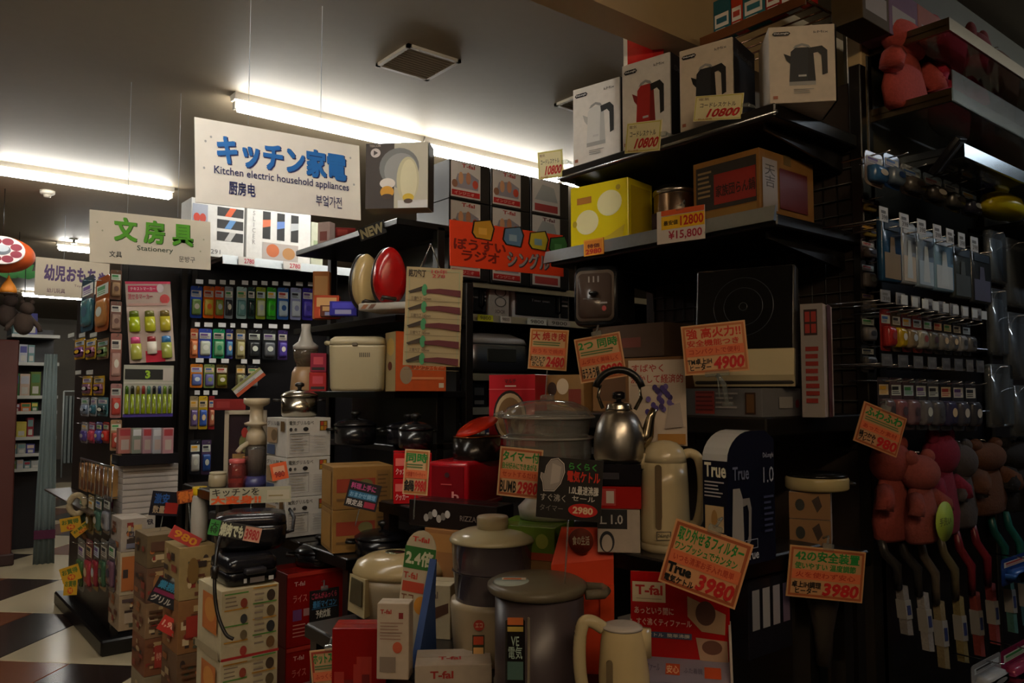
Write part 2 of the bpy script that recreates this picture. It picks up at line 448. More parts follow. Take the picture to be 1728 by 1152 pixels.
shelf_board(g1, -.234, .23, -.455, .50, 2.0, .035)
rail(g1, -.236, -.455, .52, 2.0, .045)
shelf_board(g1, -.36, .23, -.49, .45, 1.43, .05)
for yy in (-.40, .40):
    for zz in (2.28, 1.96, 1.38):
        mb = MB(); mb.prism([(.23, zz - .0), (-.2, zz), (-.2, zz - .02), (.23, zz - .07)], yy - .004, yy + .004, BLK); mb.build('bracket', g1)
mb = MB(); mb.tube([(-.23, -.46, 2.29), (-.23, .46, 2.29)], .006, CHROME, 8); mb.build('front_bar', g1)
# cream column beside the shelves
p = hy(1438, 300, 1.26); o = empty('wooden_column', 'cream painted wooden column behind the kettle shelves', 'column', loc=(2.50, 1.27, 2.22))
mb = MB(); mb.box(-.03, .03, -.025, .025, 0, .86, ('b79f72', 'paper'), .004, 1); mb.build('post', o)
mb = MB()
for k in range(9): mb = MB(); mb.lathe([(.004, -.0262), (.004, -.024)], ('3a2c18', 'metal'), 8, c=(.012, .06 + k * .09), axis='y'); mb.build('screw', o)
mb = MB(); mb.box(-.05, .06, -.03, .06, -2.2, 0, BLK, .004, 1); mb.build('lower_post', o)
# upper wire shelf with cans over the kettle boxes
o = empty('wire_shelf', 'upper wire shelf holding boxed goods above the kettle boxes', 'shelf', loc=(2.3, 1.45, 2.68))
mb = MB()
for k in range(6): mb.tube([(-.14 + k * .05, -.20, 0), (-.14 + k * .05, .19, 0)], .003, ('8d6a4e', 'metal'), 5)
for k in range(2): mb.tube([(-.14, -.20 + k * .39, .0), (.14, -.20 + k * .39, 0)], .005, ('8d6a4e', 'metal'), 6)
mb.build('wires', o)
mb = MB(); mb.box(-.152, -.144, -.2, .19, -.016, .016, ('9a6a4a', 'brushed')); mb.build('front_strip', o)
cans = [(1203, 1232, '1d5d68', 'teal'), (1233, 1252, 'b93a22', 'orange red'), (1253, 1290, '2a6b70', 'dark teal'), (1291, 1318, 'a02a20', 'red'), (1319, 1342, 'd8d4cc', 'white'), (1343, 1366, 'b0281f', 'crimson')]
for k, (a, b, c, nm) in enumerate(cans):
    s = slot(a, b, -30, 30, X=2.175, z=2.686); s.H = .13
    carton('gift_box', f'{nm} printed gift box standing on the upper wire shelf', s, .05, c, [('F', 'r', .1, .25, .9, .6, 'e8e0d0'), ('F', 'r', .2, .35, .8, .5, c)] + rows('F', .15, .05, .85, .2, 3, 'e8e0d0', seed=k), group='boxes on the upper wire shelf', kind='gloss')
# ---- kettle boxes
def kettle_art(col, dark):
    """kettle picture on the front of its carton"""
    f = 'F'; K = '1b1a1a'
    hd = [(.60, .70), (.80, .72), (.88, .66), (.88, .36), (.80, .34), (.79, .60), (.74, .64), (.62, .62)]
    return [(f, 'p', [(.30, .22), (.70, .22), (.70, .28), (.30, .28)], 'a8a8a8'),
            (f, 'p', [(.30, .27), (.70, .27), (.67, .66), (.60, .71), (.40, .71), (.33, .66)], col),
            (f, 'p', [(.58, .27), (.70, .27), (.67, .66), (.60, .70)], dark),
            (f, 'p', [(.36, .70), (.40, .74), (.50, .765), (.60, .74), (.64, .70), (.58, .71), (.5, .735), (.42, .71)], '9a9a9a'),
            (f, 'p', [(.33, .60), (.22, .64), (.26, .55), (.32, .50)], dark),
            (f, 'p', hd, K), (f, 'r', .44, .33, .56, .355, 'c8c8c8'),
            (f, 'p', [(.05, .90), (.08, .875), (.30, .875), (.33, .90), (.30, .925), (.08, .925)], '15151a'),
            (f, 't', .08, .887, .30, .915, "DeLonghi", 'f0f0f0', .02), (f, 't', .68, .885, .90, .915, 'kMix', '3a3a3a', .0),
            ] + rows(f, .36, .10, .68, .17, 3, 'a0a0a0', .35, .3) + [(f, 'r', .05, .05, .12, .09, 'b06a50')]
kb = [(967, 1046, 140, 262, 2.0, -79, 'e6e2dc', 'd9d9d6', 'b9bab8', 'white boxed kettle carton showing a white kettle, leftmost on top shelf'),
      (1050, 1131, 98, 240, 2.0, -79, 'e6e2dc', 'b3241d', '861a16', 'white carton printed with a red kettle on top shelf'),
      (1147, 1237, 72, 208, 1.99, -77, 'd6c8b4', '26282c', '121316', 'carton with black kettle picture behind the tilted price tag'),
      (1298, 1410, 42, 181, 2.03, -47, 'dcd0c0', '22262c', '14161a', 'carton with black kettle picture turned to face the aisle corner')]
for k, (a, b, t, bo, X, dg, bc, kc, kd, lab) in enumerate(kb):
    s = slot(a, b, t, bo, X=X, deg=dg, z=2.318)
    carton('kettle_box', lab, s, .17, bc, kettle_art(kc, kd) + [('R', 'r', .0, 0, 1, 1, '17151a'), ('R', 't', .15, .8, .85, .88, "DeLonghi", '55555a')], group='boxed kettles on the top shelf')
s = slot(1052, 1120, 55, 120, X=2.22, deg=-50, z=2.318)
o = carton('kettle_box', 'bright red carton standing behind the red kettle box', s, .14, 'c01f1c', [('F', 'r', 0, 0, .10, 1, 'd8d4ce'), ('L', 'r', 0, 0, 1, 1, 'dedad2'), ('L', 'p', [(.2, .5), (.8, .5), (.7, .9), (.3, .9)], 'a8241e')], group='boxed kettles on the top shelf', kind='gloss')
# ---- price tags clipped along the shelf fronts
def quad_place(q, D, deg=None, X=None):
    """rectangle standing in the shop whose corners come close to the four pixels (tl, tr, br, bl)"""
    cx = sum(p[0] for p in q) / 4; cy = sum(p[1] for p in q) / 4
    c = at(cx, cy, D) if X is None else hx(cx, cy, X)
    th = facing(cx) if deg is None else math.radians(deg)
    P = [hplane(p[0], p[1], c, th) for p in q]
    ctr = (P[0] + P[1] + P[2] + P[3]) / 4
    xd = ((P[1] - P[0]) + (P[2] - P[3])); xd.normalize()
    n = Vector((math.sin(th), -math.cos(th), 0)); up = n.cross(xd) * -1
    up = xd.cross(n) * -1 if up.z < 0 else up
    if up.z < 0: up = -up
    W = ((P[1] - P[0]).length + (P[2] - P[3]).length) / 2
    H = (abs((P[0] - P[3]).dot(up)) + abs((P[1] - P[2]).dot(up))) / 2
    M = Matrix((( xd.x, -n.x, up.x, ctr.x), (xd.y, -n.y, up.y, ctr.y), (xd.z, -n.z, up.z, ctr.z), (0, 0, 0, 1)))
    return M, W, H
def card(name, label, q, D, col, spec, border=None, cat='price card', group='handwritten price cards', deg=None, clip='top', thick=.003, bt=.045, X=None, rod=0):
    M, W, H = quad_place(q, D, deg, X)
    o = empty(name, label, cat, loc=(0, 0, 0), group=group)
    o.matrix_world = M @ Matrix.Translation((0, 0, -H / 2))
    mb = MB(); mb.box(-W / 2, W / 2, -thick / 2, thick / 2, 0, H, (col, 'paper')); mb.build('card_sheet', o)
    sp2 = list(spec)
    if border: sp2 = [('F', 'q', .03 * H / W, .03, 1 - .03 * H / W, .97, bt, border)] + sp2
    prints(o, W, thick, H, sp2)
    mb = MB()
    if clip == 'top':
        mb.box(-.014, .014, -.005, .005, H - .006, H + .012, ('e8ece8', 'clear'), .002, 1)
        mb.tube([(0, .004, H + .01), (.006, .015, H + .028), (0, .03, H + .02)], .003, ('dfe4e2', 'clear'), 6)
    elif clip == 'stem':
        mb.box(-.03, .03, -.006, .006, -.008, .006, ('e8ece8', 'clear'), .002, 1)
        mb.tube([(.0, .003, -.005), (.012, .02, -.03), (.014, .03, -.075)], .006, ('dfe4e2', 'clear'), 8)
        mb.lathe([(.014, -.085), (.014, -.075)], ('dfe4e2', 'clear'), 12, c=(.014, .03))
    elif clip == 'side':
        mb.box(W / 2 - .004, W / 2 + .02, -.004, .006, H * .45, H * .6, ('e8ece8', 'clear'), .002, 1)
        mb.tube([(W / 2 + .018, 0, H * .52), (W / 2 + .03, .02, H * .5)], .005, ('dfe4e2', 'clear'), 6)
    if mb.v: mb.build('clip', o)
    if rod: mb = MB(); mb.tube([(0, .004, .02), (0, .004, -rod)], .002, ('dfe4e2', 'clear'), 6); mb.build('rod', o)
    return o
def tag10800(label, q, D, deg=-79, clip='side'):
    return card('price_tag', label, q, D, 'e8dfae', [('F', 't', .08, .80, .3, .90, '電気', '8a6a50'), ('F', 't', .12, .52, .86, .70, 'コードレスケトル', '555048', .01), ('F', 't', .30, .12, .95, .46, '10800', 'c02018', .035, .12), ('F', 't', .1, .03, .4, .10, '税込価格', 'a03020')], 'cfc65a', cat='price tag', group='10800 yen price tags', deg=deg, clip=clip, bt=.03, X=1.945)
tag10800('cream 10800 price tag hung under the red kettle box', [(1058, 208), (1118, 202), (1113, 253), (1055, 260)], 2.3)
tag10800('wide tilted 10800 price tag in front of the black kettle carton', [(1178, 162), (1259, 157), (1248, 200), (1166, 206)], 2.18, -70)
tag10800('10800 price tag sticking out past the shelf end', [(910, 256), (953, 252), (947, 297), (906, 305)], 2.75, -60)
card('price_tag', 'yellow and white 12800 sale tag on the silver shelf rail', [(1113, 357), (1192, 345), (1187, 402), (1105, 414)], 2.28, 'ded6d0', [('F', 'r', .1, .42, 1.0, .82, 'f0c020'), ('F', 't', .5, .48, .98, .78, '12800', 'c82818', .03), ('F', 't', .15, .54, .45, .68, '最安値', '403010', .02), ('F', 't', .25, .06, .95, .36, '¥15,800', 'b03048', .02), ('F', 'r', .1, .84, 1, 1.0, 'e06030')], cat='price tag', group=None, deg=-79, clip='top', X=1.935)
card('price_tag', 'small orange price tag under the yellow printed box', [(988, 405), (1022, 400), (1016, 428), (983, 434)], 2.5, 'e0881c', [('F', 't', .2, .45, .8, .7, '特価', '6a2010', .02), ('F', 't', .1, .08, .9, .4, '2980', 'c02010', .03)], 'f0b030', cat='price tag', group=None, deg=-80, clip=None, X=1.935)
# ---- second shelf
s = slot(963, 1060, 308, 425, X=1.99, deg=-80, z=2.0)
carton('appliance_box', 'bright yellow glossy carton on the second shelf', s, .16, 'e6d21e', [('F', 'c', .1, .25, .5, .62, 'f0e8b0'), ('F', 'c', .48, .48, .9, .86, 'f0e8b0'), ('F', 'r', .12, .72, .38, .82, 'b8781c'), ('F', 'c', .04, .38, .12, .48, 'b89e18'), ('F', 'c', .8, .84, .88, .92, 'b89e18'), ('F', 'p', [(.2, .06), (.9, .1), (.95, .32), (.7, .2)], 'c8b018'), ('R', 'r', .1, .1, .9, .9, 'b8a014')], kind='gloss')
s = slot(1080, 1150, 305, 395, X=2.04, z=2.0)
o = empty('steel_pot', 'shiny steel bread maker pot beside the yellow carton', 'pot', s, .17); r = s.W / 2 * .86
mb = MB(); mb.lathe([(r * .96, 0), (r, .01), (r, s.H * .8), (r * .97, s.H * .82)], ('b9a08c', 'metal'), 32); mb.build('body', o)
mb = MB(); mb.lathe([(r * 1.04, s.H * .82), (r * 1.04, s.H * .88), (r * .8, s.H * .97), (r * .2, s.H), (.001, s.H)], ('c8c4be', 'metal'), 32); mb.build('lid', o)
mb = MB(); mb.box(-r * .6, r * .5, -r - .002, -r * .72, s.H * .22, s.H * .5, ('3a2422', 'gloss'), .003, 1); mb.build('control_panel', o)
s = slot(1170, 1282, 262, 385, X=2.04, z=2.0)
carton('appliance_box', 'large brown and red carton at the end of the second shelf', s, .30, '94682f', [('F', 'r', .05, .3, .96, .92, '35302a'), ('F', 'r', .33, .36, .95, .78, '9c2a1e'), ('F', 't', .36, .46, .94, .62, '家族団らん鍋', '3c1a10', .02)] + rows('F', .08, .45, .30, .85, 6, '9a8258', .45) + [('F', 'r', .05, .03, .96, .28, '9a7434'), ('R', 'r', .04, .2, .30, .88, 'a59a92'), ('R', 't', .08, .5, .26, .8, '天\n吉', '4a4038'), ('R', 'r', .34, .25, .86, .80, '6a1f1a'), ('R', 'r', .1, .03, .7, .15, '5a431c')], tape='7a6440')
# ---- third shelf
s = slot(967, 1043, 448, 550, X=1.98, deg=-62, z=None)
o = empty('toaster', 'black pop-up toaster with a framed front plate', 'toaster', s, .26); W, H = s.W, s.H
mb = MB(); mb.loft([[(x, y, z + H / 2) for x, z in rrect(W * sc, H * sc, .03 * sc, 5)] for y, sc in ((-.13, .93), (-.115, 1), (.10, 1), (.13, .9))], ('17181a', 'gloss')); mb.build('body', o)
mb = MB(); mb.loft([[(x, y, z + H / 2) for x, z in rrect(W * .84, H * .84, .022, 5)] for y in (-.132, -.136)], ('6a5c50', 'plastic')); mb.build('front_plate', o)
mb = MB(); mb.loft([[(x, y, z + H / 2) for x, z in rrect(W * .74, H * .74, .018, 5)] for y in (-.136, -.139)], ('4a3c34', 'gloss')); mb.build('face', o)
prints(o, W, .278, H, [('F', 't', .36, .72, .6, .82, '111', '8a8078', .03), ('F', 'r', .62, .36, .78, .39, '8a8078'), ('F', 'c', .66, .24, .76, .33, '9a3028'), ('F', 'r', .25, .44, .6, .46, '55504a')])
mb = MB()
for k in (-1, 1): mb = MB(); mb.box(k * W * .2 - .012, k * W * .2 + .012, -.09, .09, H - .001, H + .004, ('2a2a2c', 'metal'), .002, 1); mb.build('slot_rim', o)
mb = MB(); mb.box(-.015, .015, -.165, -.13, H * .5, H * .56, ('101010', 'gloss'), .004); mb.build('lever', o)
TZ = s.z
s2 = slot(1000, 1120, 552, 612, X=2.0, z=TZ - .115); s2.H = .112
carton('appliance_box', 'dark brown carton lying under the black toaster', s2, .22, '4a3626', [('F', 'r', .3, .3, .7, .6, '6a3020')])
s2 = slot(1000, 1150, 600, 690, X=2.0, z=1.43); s2.H = TZ - .115 - 1.43 - .002
carton('appliance_box', 'brown printed carton at the bottom of the toaster pile', s2, .24, '7a5226', [('F', 'r', .1, .2, .4, .8, '5a3a1c'), ('F', 'c', .5, .3, .7, .8, '3a2618'), ('F', 'r', .75, .2, .95, .7, '8a6a3a')])
s2 = slot(905, 985, 628, 690, X=1.97, z=1.43); s2.H = .13
carton('appliance_box', 'small brown carton with a drawn figure beside the red box', s2, .18, '8a6434', [('F', 'c', .25, .4, .45, .8, '3a2a20'), ('F', 'c', .45, .45, .7, .9, 'c8b090'), ('F', 'r', .7, .1, .95, .6, '7a3020')])
s = slot(1157, 1286, 655, 704, X=1.86, z=1.43)
carton('silver_box', 'flat silver grey carton under the induction cooker', s, .19, '6d6d70', [('F', 'r', .14, .08, .40, .9, 'a03a34')] + rows('F', .15, .1, .39, .88, 5, '6a1f1c', .4, .1) + rows('F', .42, .2, .72, .85, 4, 'b0aca8', .4, .3) + [('F', 'r', .8, .1, .93, .85, '6a4a28'), ('F', 'q', .8, .1, .93, .85, .06, '3a2010'), ('R', 'r', .4, .3, .75, .7, '98948f'), ('R', 'c', .82, .3, .92, .6, '8a2a28')], kind='plastic')
SB = 1.43 + s.H
s = slot(1168, 1338, 447, 640, X=1.90, deg=-70, z=SB + .004)
o = empty('induction_cooker', 'black glass induction cooker propped upright with a cream control strip', 'cooker', s, .05); W, H = s.W, s.H
o.rotation_euler = (math.radians(-7), 0, s.th)
mb = MB(); mb.box(-W / 2, W / 2, -.02, .03, .005, H, ('3a3836', 'plastic'), .008); mb.build('case', o)
mb = MB(); mb.box(-W / 2 + .006, W / 2 - .006, -.027, -.018, H * .30, H - .005, ('0b0c0f', 'gloss'), .003, 1); gl = mb.build('glass_top', o)
sp_ = []
for r in (.5, .34): sp_.append((r, [(math.cos(t * math.pi / 24), math.sin(t * math.pi / 24)) for t in range(48)]))
mb = MB()
for rr in (.30 * W, .195 * W, .04 * W):
    mb.tube([(rr * math.cos(t * math.pi / 24) * 1.0, -.0275, H * .66 + rr * math.sin(t * math.pi / 24)) for t in range(48)], .0011, ('3c4048', 'gloss'), 4, True)
mb.build('cooking_ring', gl)
mb = MB()
n = 12
top = [(-W / 2 + W * k / n, -.024) for k in range(n + 1)]
mb.loft([[(-W / 2, -.03, .0 + .03), (W / 2, -.03, .03), (W / 2, -.03, H * .30), (-W / 2, -.03, H * .30)], [(-W / 2, -.01, .0), (W / 2, -.01, 0), (W / 2, -.01, H * .30), (-W / 2, -.01, H * .3)]], ('c9bc98', 'gloss'), False); mb.build('control_strip', o)
prints(o, W, .062, H, [('F', 'c', .42, .2, .52, .26, 'a89a78'), ('F', 'c', .43, .21, .51, .25, 'd6caa8')])
s = slot(1352, 1390, 512, 690, X=1.98, deg=-72, z=1.43)
carton('appliance_box', 'tall narrow white and red carton standing at the shelf corner', s, .12, 'b8a8a0', [('F', 'r', 0, 0, 1, 1, '8d8684'), ('F', 'r', .15, .72, .75, .95, '2e1614'), ('F', 'r', .2, .84, .42, .93, '9a2a20'), ('F', 'r', .48, .84, .7, .93, '9a2a20'), ('F', 'r', .2, .74, .42, .82, '9a2a20'), ('F', 'r', .48, .74, .7, .82, '9a2a20')] + rows('F', .2, .1, .8, .62, 8, '8a2018', .6, .15, 3) + [('R', 'r', .3, 0, .7, 1, '5a2a2c')])
# red donut maker box and appliances seen between the shelves
s = slot(825, 903, 632, 752, X=1.84, deg=-66)
o = carton('appliance_box', 'red carton with a big round cake picture behind the clear bowls', s, .16, 'b82730', [('F', 'c', .1, .05, .82, .78, '2a1c14'), ('F', 'c', .14, .08, .80, .74, 'c8b088'), ('F', 'c', .2, .13, .74, .68, '8a6a42'), ('F', 'c', .34, .3, .58, .5, 'b09060'), ('F', 't', .35, .88, .6, .94, 'マルチ', '5a0c10', .03), ('F', 'r', .36, .83, .6, .85, 'e8c8c0'), ('F', 'r', 0, .79, 1, .8, 'd86a68')], kind='gloss')
RBZ = s.z
# ================================================================ DISPLAY STEPS IN FRONT OF THE TALL SHELVES
T4, T5 = 1.10, .80
def table(label, x0, x1, y0, y1, z, legs=True):
    o = empty('display_table', label, 'table', loc=((x0 + x1) / 2, (y0 + y1) / 2, 0)); a = (x1 - x0) / 2; b = (y1 - y0) / 2
    mb = MB(); mb.box(-a, a, -b, b, z - .035, z, BLK2, .004, 1); mb.build('table_top', o)
    for sx in (-1, 1):
        for sy in (-1, 1):
            mb = MB(); mb.box(sx * (a - .03) - .02, sx * (a - .03) + .02, sy * (b - .03) - .02, sy * (b - .03) + .02, 0, z - .03, BLK); mb.build('leg', o)
    mb = MB(); mb.box(-a - .004, -a, -b, b, z - .04, z - .005, ('3a3a3c', 'brushed')); mb.build('edge_strip', o)
    mb = MB(); mb.box(-a, a, -b - .004, -b, z - .04, z - .005, ('3a3a3c', 'brushed')); mb.build('edge_strip', o)
    return o
table('raised black display step in front of the tall shelves', 1.48, 1.96, 1.13, 2.6, T4)
table('low black display table at the front of the appliance pile', 1.06, 1.47, .85, 2.3, T5)
PK = 'd9a878'
def pc(top, mid, name, price, topc='1f8a3a', pr='c81e1e', band='e0764a', pale='c9946a', two=None):
    sp = [('F', 't', .08, .72, .92, .92, top, topc, .03)]
    if two: sp.append(('F', 't', .08, .56, .88, .69, two, topc, .02))
    else: sp += rows('F', .1, .57, .9, .68, 2, '5a7a48', .5, .2, len(top))
    sp += [('F', 'r', .05, .36, .95, .55, band), ('F', 't', .1, .40, .88, .51, mid, 'b83018', .01)]
    sp += [('F', 't', .06, .08, .44, .32, name, '17120f', .025), ('F', 't', .47, .07, .94, .33, price, pr, .04, .05)]
    return sp
card('price_card', 'handwritten 2480 price card hanging beside the silver shelf rail', [(902, 555), (964, 556), (952, 627), (884, 620)], 2.35, 'd8b080', pc('大 焼き肉', 'おうちで焼肉', 'おひとり\nかこむ', '2480', 'c03020'), 'c87a3a', deg=-52, clip=None, rod=.08)
card('price_card', 'handwritten 9980 price card with green heading below the toaster', [(970, 572), (1048, 559), (1056, 634), (979, 648)], 2.2, 'd8ac80', pc('2つ 同時', 'ムダなく美味しく', 'ほうろう鍋', '9980'), 'b86a3c', deg=-56, clip='top')
card('price_card', 'handwritten 4900 price card in front of the induction cooker', [(1153, 551), (1260, 539), (1262, 625), (1152, 634)], 2.0, 'd8a878', pc('強 高火力!!', 'コンパクトで便利', 'TM卓上IH\nヒーター', '4900', 'd03420', two='安全機能つき'), 'c07040', deg=-60, clip='stem', rod=.06)
card('price_card', 'large tilted 3980 price card below the dark blue kettle box', [(1137, 872), (1269, 919), (1243, 1029), (1115, 981)], 1.62, 'd8a070', [q for q in pc('取り外せるフィルター', 'いつも清潔お手入れ簡単', '電気ケトル', '3980', two='ワンプッシュでカンタン') if q[1] != 't' or q[6] != '電気ケトル'] + [('F', 't', .06, .20, .38, .36, 'True', '0c0a0a', .06), ('F', 't', .06, .06, .44, .17, '電気ケトル', '0c0a0a', .03)], 'a8542c', deg=-58, clip='top')
card('price_card', 'handwritten 3980 price card under the stacked white cartons', [(1335, 921), (1460, 929), (1455, 1020), (1324, 1002)], 2.0, 'c89868', pc('42の安全装置', '火を使わず安心', '卓上IH調理\nヒーター', '3980', two='使いやすい 温度調節'), 'a85a30', deg=-35, clip='top')
card('price_card', 'handwritten 980 price card hanging beside the pink plush gloves', [(1455, 676), (1525, 703), (1517, 775), (1443, 743)], 2.15, 'c89468', pc('ふわふわ', 'あったか素材', '鍋つかみ\nプレート', '980'), 'a85a30', deg=-25, clip='top')
card('price_card', 'handwritten 2980 price card in front of the clear bowls', [(847, 752), (918, 760), (910, 842), (836, 835)], 1.95, 'd8b088', pc('タイマー付', 'セットするだけ', 'BUMB', '2980', two='自分好みにできあがる'), 'b06038', deg=-50, clip=None)
card('price_card', 'narrow 9980 price card leaning on the red cooker', [(684, 757), (725, 760), (722, 836), (679, 833)], 2.3, 'd8b488', pc('同時', '大容量でパーティー', '鍋', '9980'), 'b8743c', deg=-45, clip=None, rod=.07)
# black chalk card with a mitten drawing and a red price bubble
mit = [(.06 + .34 * x, .45 + .52 * y) for x, y in ((.15, .0), (.6, .02), (.85, .25), (1.0, .6), (.95, .85), (.7, 1.0), (.4, .95), (.22, .75), (.16, .5), (.02, .55), (.0, .4), (.1, .25))]
card('price_card', 'black chalk style card with grey mitten drawing and red price', [(908, 768), (1020, 778), (1012, 881), (906, 872)], 1.85, '1b1614', [('F', 'p', [(.23 + (x - .23) * 1.12, .7 + (y - .7) * 1.08) for x, y in mit], 'd8d0c8'), ('F', 'p', [(.23 + (x - .23) * 1.04, .7 + (y - .7) * 1.03) for x, y in mit], '201a18'), ('F', 'p', mit, 'a09894'), ('F', 'p', [(.2, .55), (.34, .6), (.36, .85), (.22, .9)], 'b8b0ac'), ('F', 't', .48, .82, .9, .93, 'らくらく', '3a9a40', .03), ('F', 't', .46, .62, .96, .80, '電気ケトル', 'd03018', .03), ('F', 't', .5, .42, .95, .56, '1.0L最速沸騰', 'e0dcd4', .02), ('F', 't', .55, .32, .9, .40, 'セール', 'd8d4cc', .01), ('F', 'c', .5, .06, .95, .28, 'c81e18'), ('F', 't', .57, .11, .88, .23, '2980', 'e8c8a0', .04), ('F', 't', .06, .28, .45, .40, 'すぐ沸く', 'b0aca4', .01), ('F', 't', .06, .12, .42, .22, 'タイマー', '8a8680', .0)], None, deg=-52, clip=None, rod=.15)
# ---- cream kettle
s = slot(1078, 1166, 745, 905, D=1.98, z=T4)
o = empty('electric_kettle', 'cream electric kettle with a tall water window beside the blue box', 'kettle', s, .13); o.rotation_euler = (0, 0, s.th + .15)
H = s.H; r = s.W / 2
CR = ('c6b690', 'gloss')
mb = MB(); mb.lathe([(r * .98, 0), (r, .008), (r, .02)], ('a89a7c', 'plastic'), 32); mb.build('power_base', o)
mb = MB(); mb.lathe([(r * .96, .02), (r * .99, .03), (r * .98, H * .3), (r * .94, H * .6), (r * .88, H * .8)], CR, 40); mb.build('body', o)
mb = MB(); mb.lathe([(r * .88, H * .80), (r * .85, H * .86), (r * .74, H * .925), (r * .52, H * .975), (r * .25, H * .995), (.001, H)], ('cdbf9c', 'gloss'), 36); mb.build('lid', o)
mb = MB(); mb.loft([[(-r * .74 - d, y, z) for y, z in ((-.02 + d * .4, H * .74), (.02 - d * .4, H * .74), (.018 - d * .4, H * .88), (-.018 + d * .4, H * .88))] for d in (0, .012, .022)], CR); mb.build('spout', o)
mb = MB(); mb.tube(smooth([(r * .72, 0, H * .86), (r * 1.05, 0, H * .88), (r * 1.38, 0, H * .82), (r * 1.5, 0, H * .62), (r * 1.45, 0, H * .4), (r * 1.25, 0, H * .24), (r * .92, 0, H * .22)]), .0125, CR, 12); mb.build('handle', o)
mb = MB(); mb.prism(rrect(.016, H * .58, .0079, 5, -r * .38, H * .50), -r * .94, -r * .8, ('6a5a44', 'gloss')); mb.build('water_window', o)
prints(o, r * 1.3, r * 1.96, H, [('F', 'q', .12, .12, .56, .20, .008, '4a4236'), ('F', 't', .16, .14, .52, .18, 'DeLonghi', '4a4236', .02)])
# ---- dark blue kettle box with an arched top
s = slot(1186, 1228, 728, 905, X=1.52, z=T4)
D = .185; W, H = s.W, s.H
NV = ('14172b', 'gloss')
arch = [(-D / 2, 0), (D / 2, 0), (D / 2, H * .93), (D * .3, H)] + [(D * (.0 - .5 * math.sin(a)), H * (.78 + .22 * math.cos(a))) for a in [k * math.pi / 14 for k in range(8)]]
mb = MB(); mb.prism(arch, -W / 2, W / 2, NV, axis='x'); o = mb.build('kettle_box'); put(o, s, D); tag(o, 'dark blue arched carton printed with the word True and a kettle', 'box')
st = [(y - .0012, z + .0012) for y, z in arch[4:]]
mb = MB(); vs = [];
for y, z in st: vs += [(-W / 2, y, z), (W / 2, y, z)]
mb.add(vs, [(2 * k, 2 * k + 1, 2 * k + 3, 2 * k + 2) for k in range(len(st) - 1)], ('c4c8cc', 'gloss')); mb.build('silver_label', o)
prints(o, W, D, H, [('F', 't', .08, .66, .95, .77, 'True', 'f0ecd8', .03)] + rows('F', .08, .5, .9, .63, 5, 'b8b4b8', .4, .4) + [('F', 'r', .1, .26, .85, .45, 'c8b088'), ('F', 'c', .35, .28, .6, .42, 'a8824a'), ('F', 'r', .1, .04, .85, .22, 'b89a6a'), ('F', 'r', .05, .23, .95, .25, 'c8c4c8'),
    ('R', 't', .08, .64, .42, .74, 'True', '6a7088', .02), ('R', 'p', [(.04, .1), (.30, .1), (.28, .5), (.22, .58), (.08, .58)], 'a09c98'), ('R', 'p', [(.28, .5), (.42, .5), (.46, .42), (.44, .18), (.36, .14), (.36, .18), (.39, .22), (.40, .4), (.37, .45), (.28, .44)], '8a8684'), ('R', 't', .3, .04, .6, .11, 'True', 'c0c4d0', .02), ('R', 'q', .3, .12, .58, .19, .006, 'a0a4b4'), ('R', 't', .72, .78, .95, .83, 'DeLonghi', 'a0a4b4', .01), ('R', 't', .72, .6, .95, .72, '1.0', 'a0a4b4', .0)] + rows('R', .72, .2, .95, .5, 7, '3c4264', .4, .4))
# carton under the kettle step with white labels, seen from the side
s = slot(1262, 1336, 948, 1010, Y=1.145, z=.86); s.H = .19
carton('appliance_box', 'black carton with pale labels in the shade below the blue box', s, .2, '1b1a22', [('F', 'r', .08 + k * .23, .35, .24 + k * .23, .85, c) for k, c in enumerate(('8c8c92', 'a0a0a4', '9a949a', '6a5a70'))], kind='gloss')
# ---- white poster with purple flowers
M = card('poster', 'white poster with red lettering and purple flowers behind the steel kettle', [(1062, 608), (1158, 606), (1158, 752), (1062, 752)], 2.15, 'cfc0b0', [('F', 't', .06, .86, .62, .95, 'すばやく', 'b03a34', .01), ('F', 't', .04, .73, .96, .83, '沸かして経済的', 'b03a34', .01), ('F', 'r', .05, .70, .6, .705, '9a8c80')] + [('F', 'c', .28 + .32 * ((k * 37) % 100) / 100 + .2 * ((k * 53) % 100) / 100, .36 + .3 * ((k * 71) % 100) / 100, .37 + .32 * ((k * 37) % 100) / 100 + .2 * ((k * 53) % 100) / 100, .43 + .3 * ((k * 71) % 100) / 100, ('4a3a86', '6a5aa0', '3a2a6a')[k % 3]) for k in range(22)] + [('F', 'p', [(.3, .1), (.36, .1), (.5, .42), (.46, .42)], '6a6a48'), ('F', 'p', [(.62, .2), (.95, .22), (.9, .5), (.7, .46)], 'b0a49c'), ('F', 'r', .5, .02, .98, .14, 'b8843c')], cat='poster', group=None, deg=-58, clip=None)
# ---- steel stove kettle
s = slot(1000, 1090, 690, 782, D=2.0)
KZ = s.z
o = empty('stovetop_kettle', 'brushed steel stovetop kettle with a black arched handle', 'kettle', s, .13); r = s.W / 2; H = s.H
ST = ('b6b2aa', 'brushed')
mb = MB(); mb.lathe([(r * .92, 0), (r, .012), (r, H * .3), (r * .97, H * .5), (r * .86, H * .72), (r * .68, H * .88), (r * .5, H * .95)], ST, 40); mb.build('body', o)
mb = MB(); mb.lathe([(r * .52, H * .94), (r * .52, H * 1.0), (r * .5, H * 1.02), (r * .5, H * 1.06), (r * .46, H * 1.1), (r * .15, H * 1.13), (.001, H * 1.13)], ('c0b8a8', 'metal'), 36); mb.build('lid', o)
mb = MB(); mb.lathe([(.007, H * 1.12), (.007, H * 1.17), (.017, H * 1.19), (.017, H * 1.3), (.008, H * 1.33)], ('15131a', 'gloss'), 16); mb.build('knob', o)
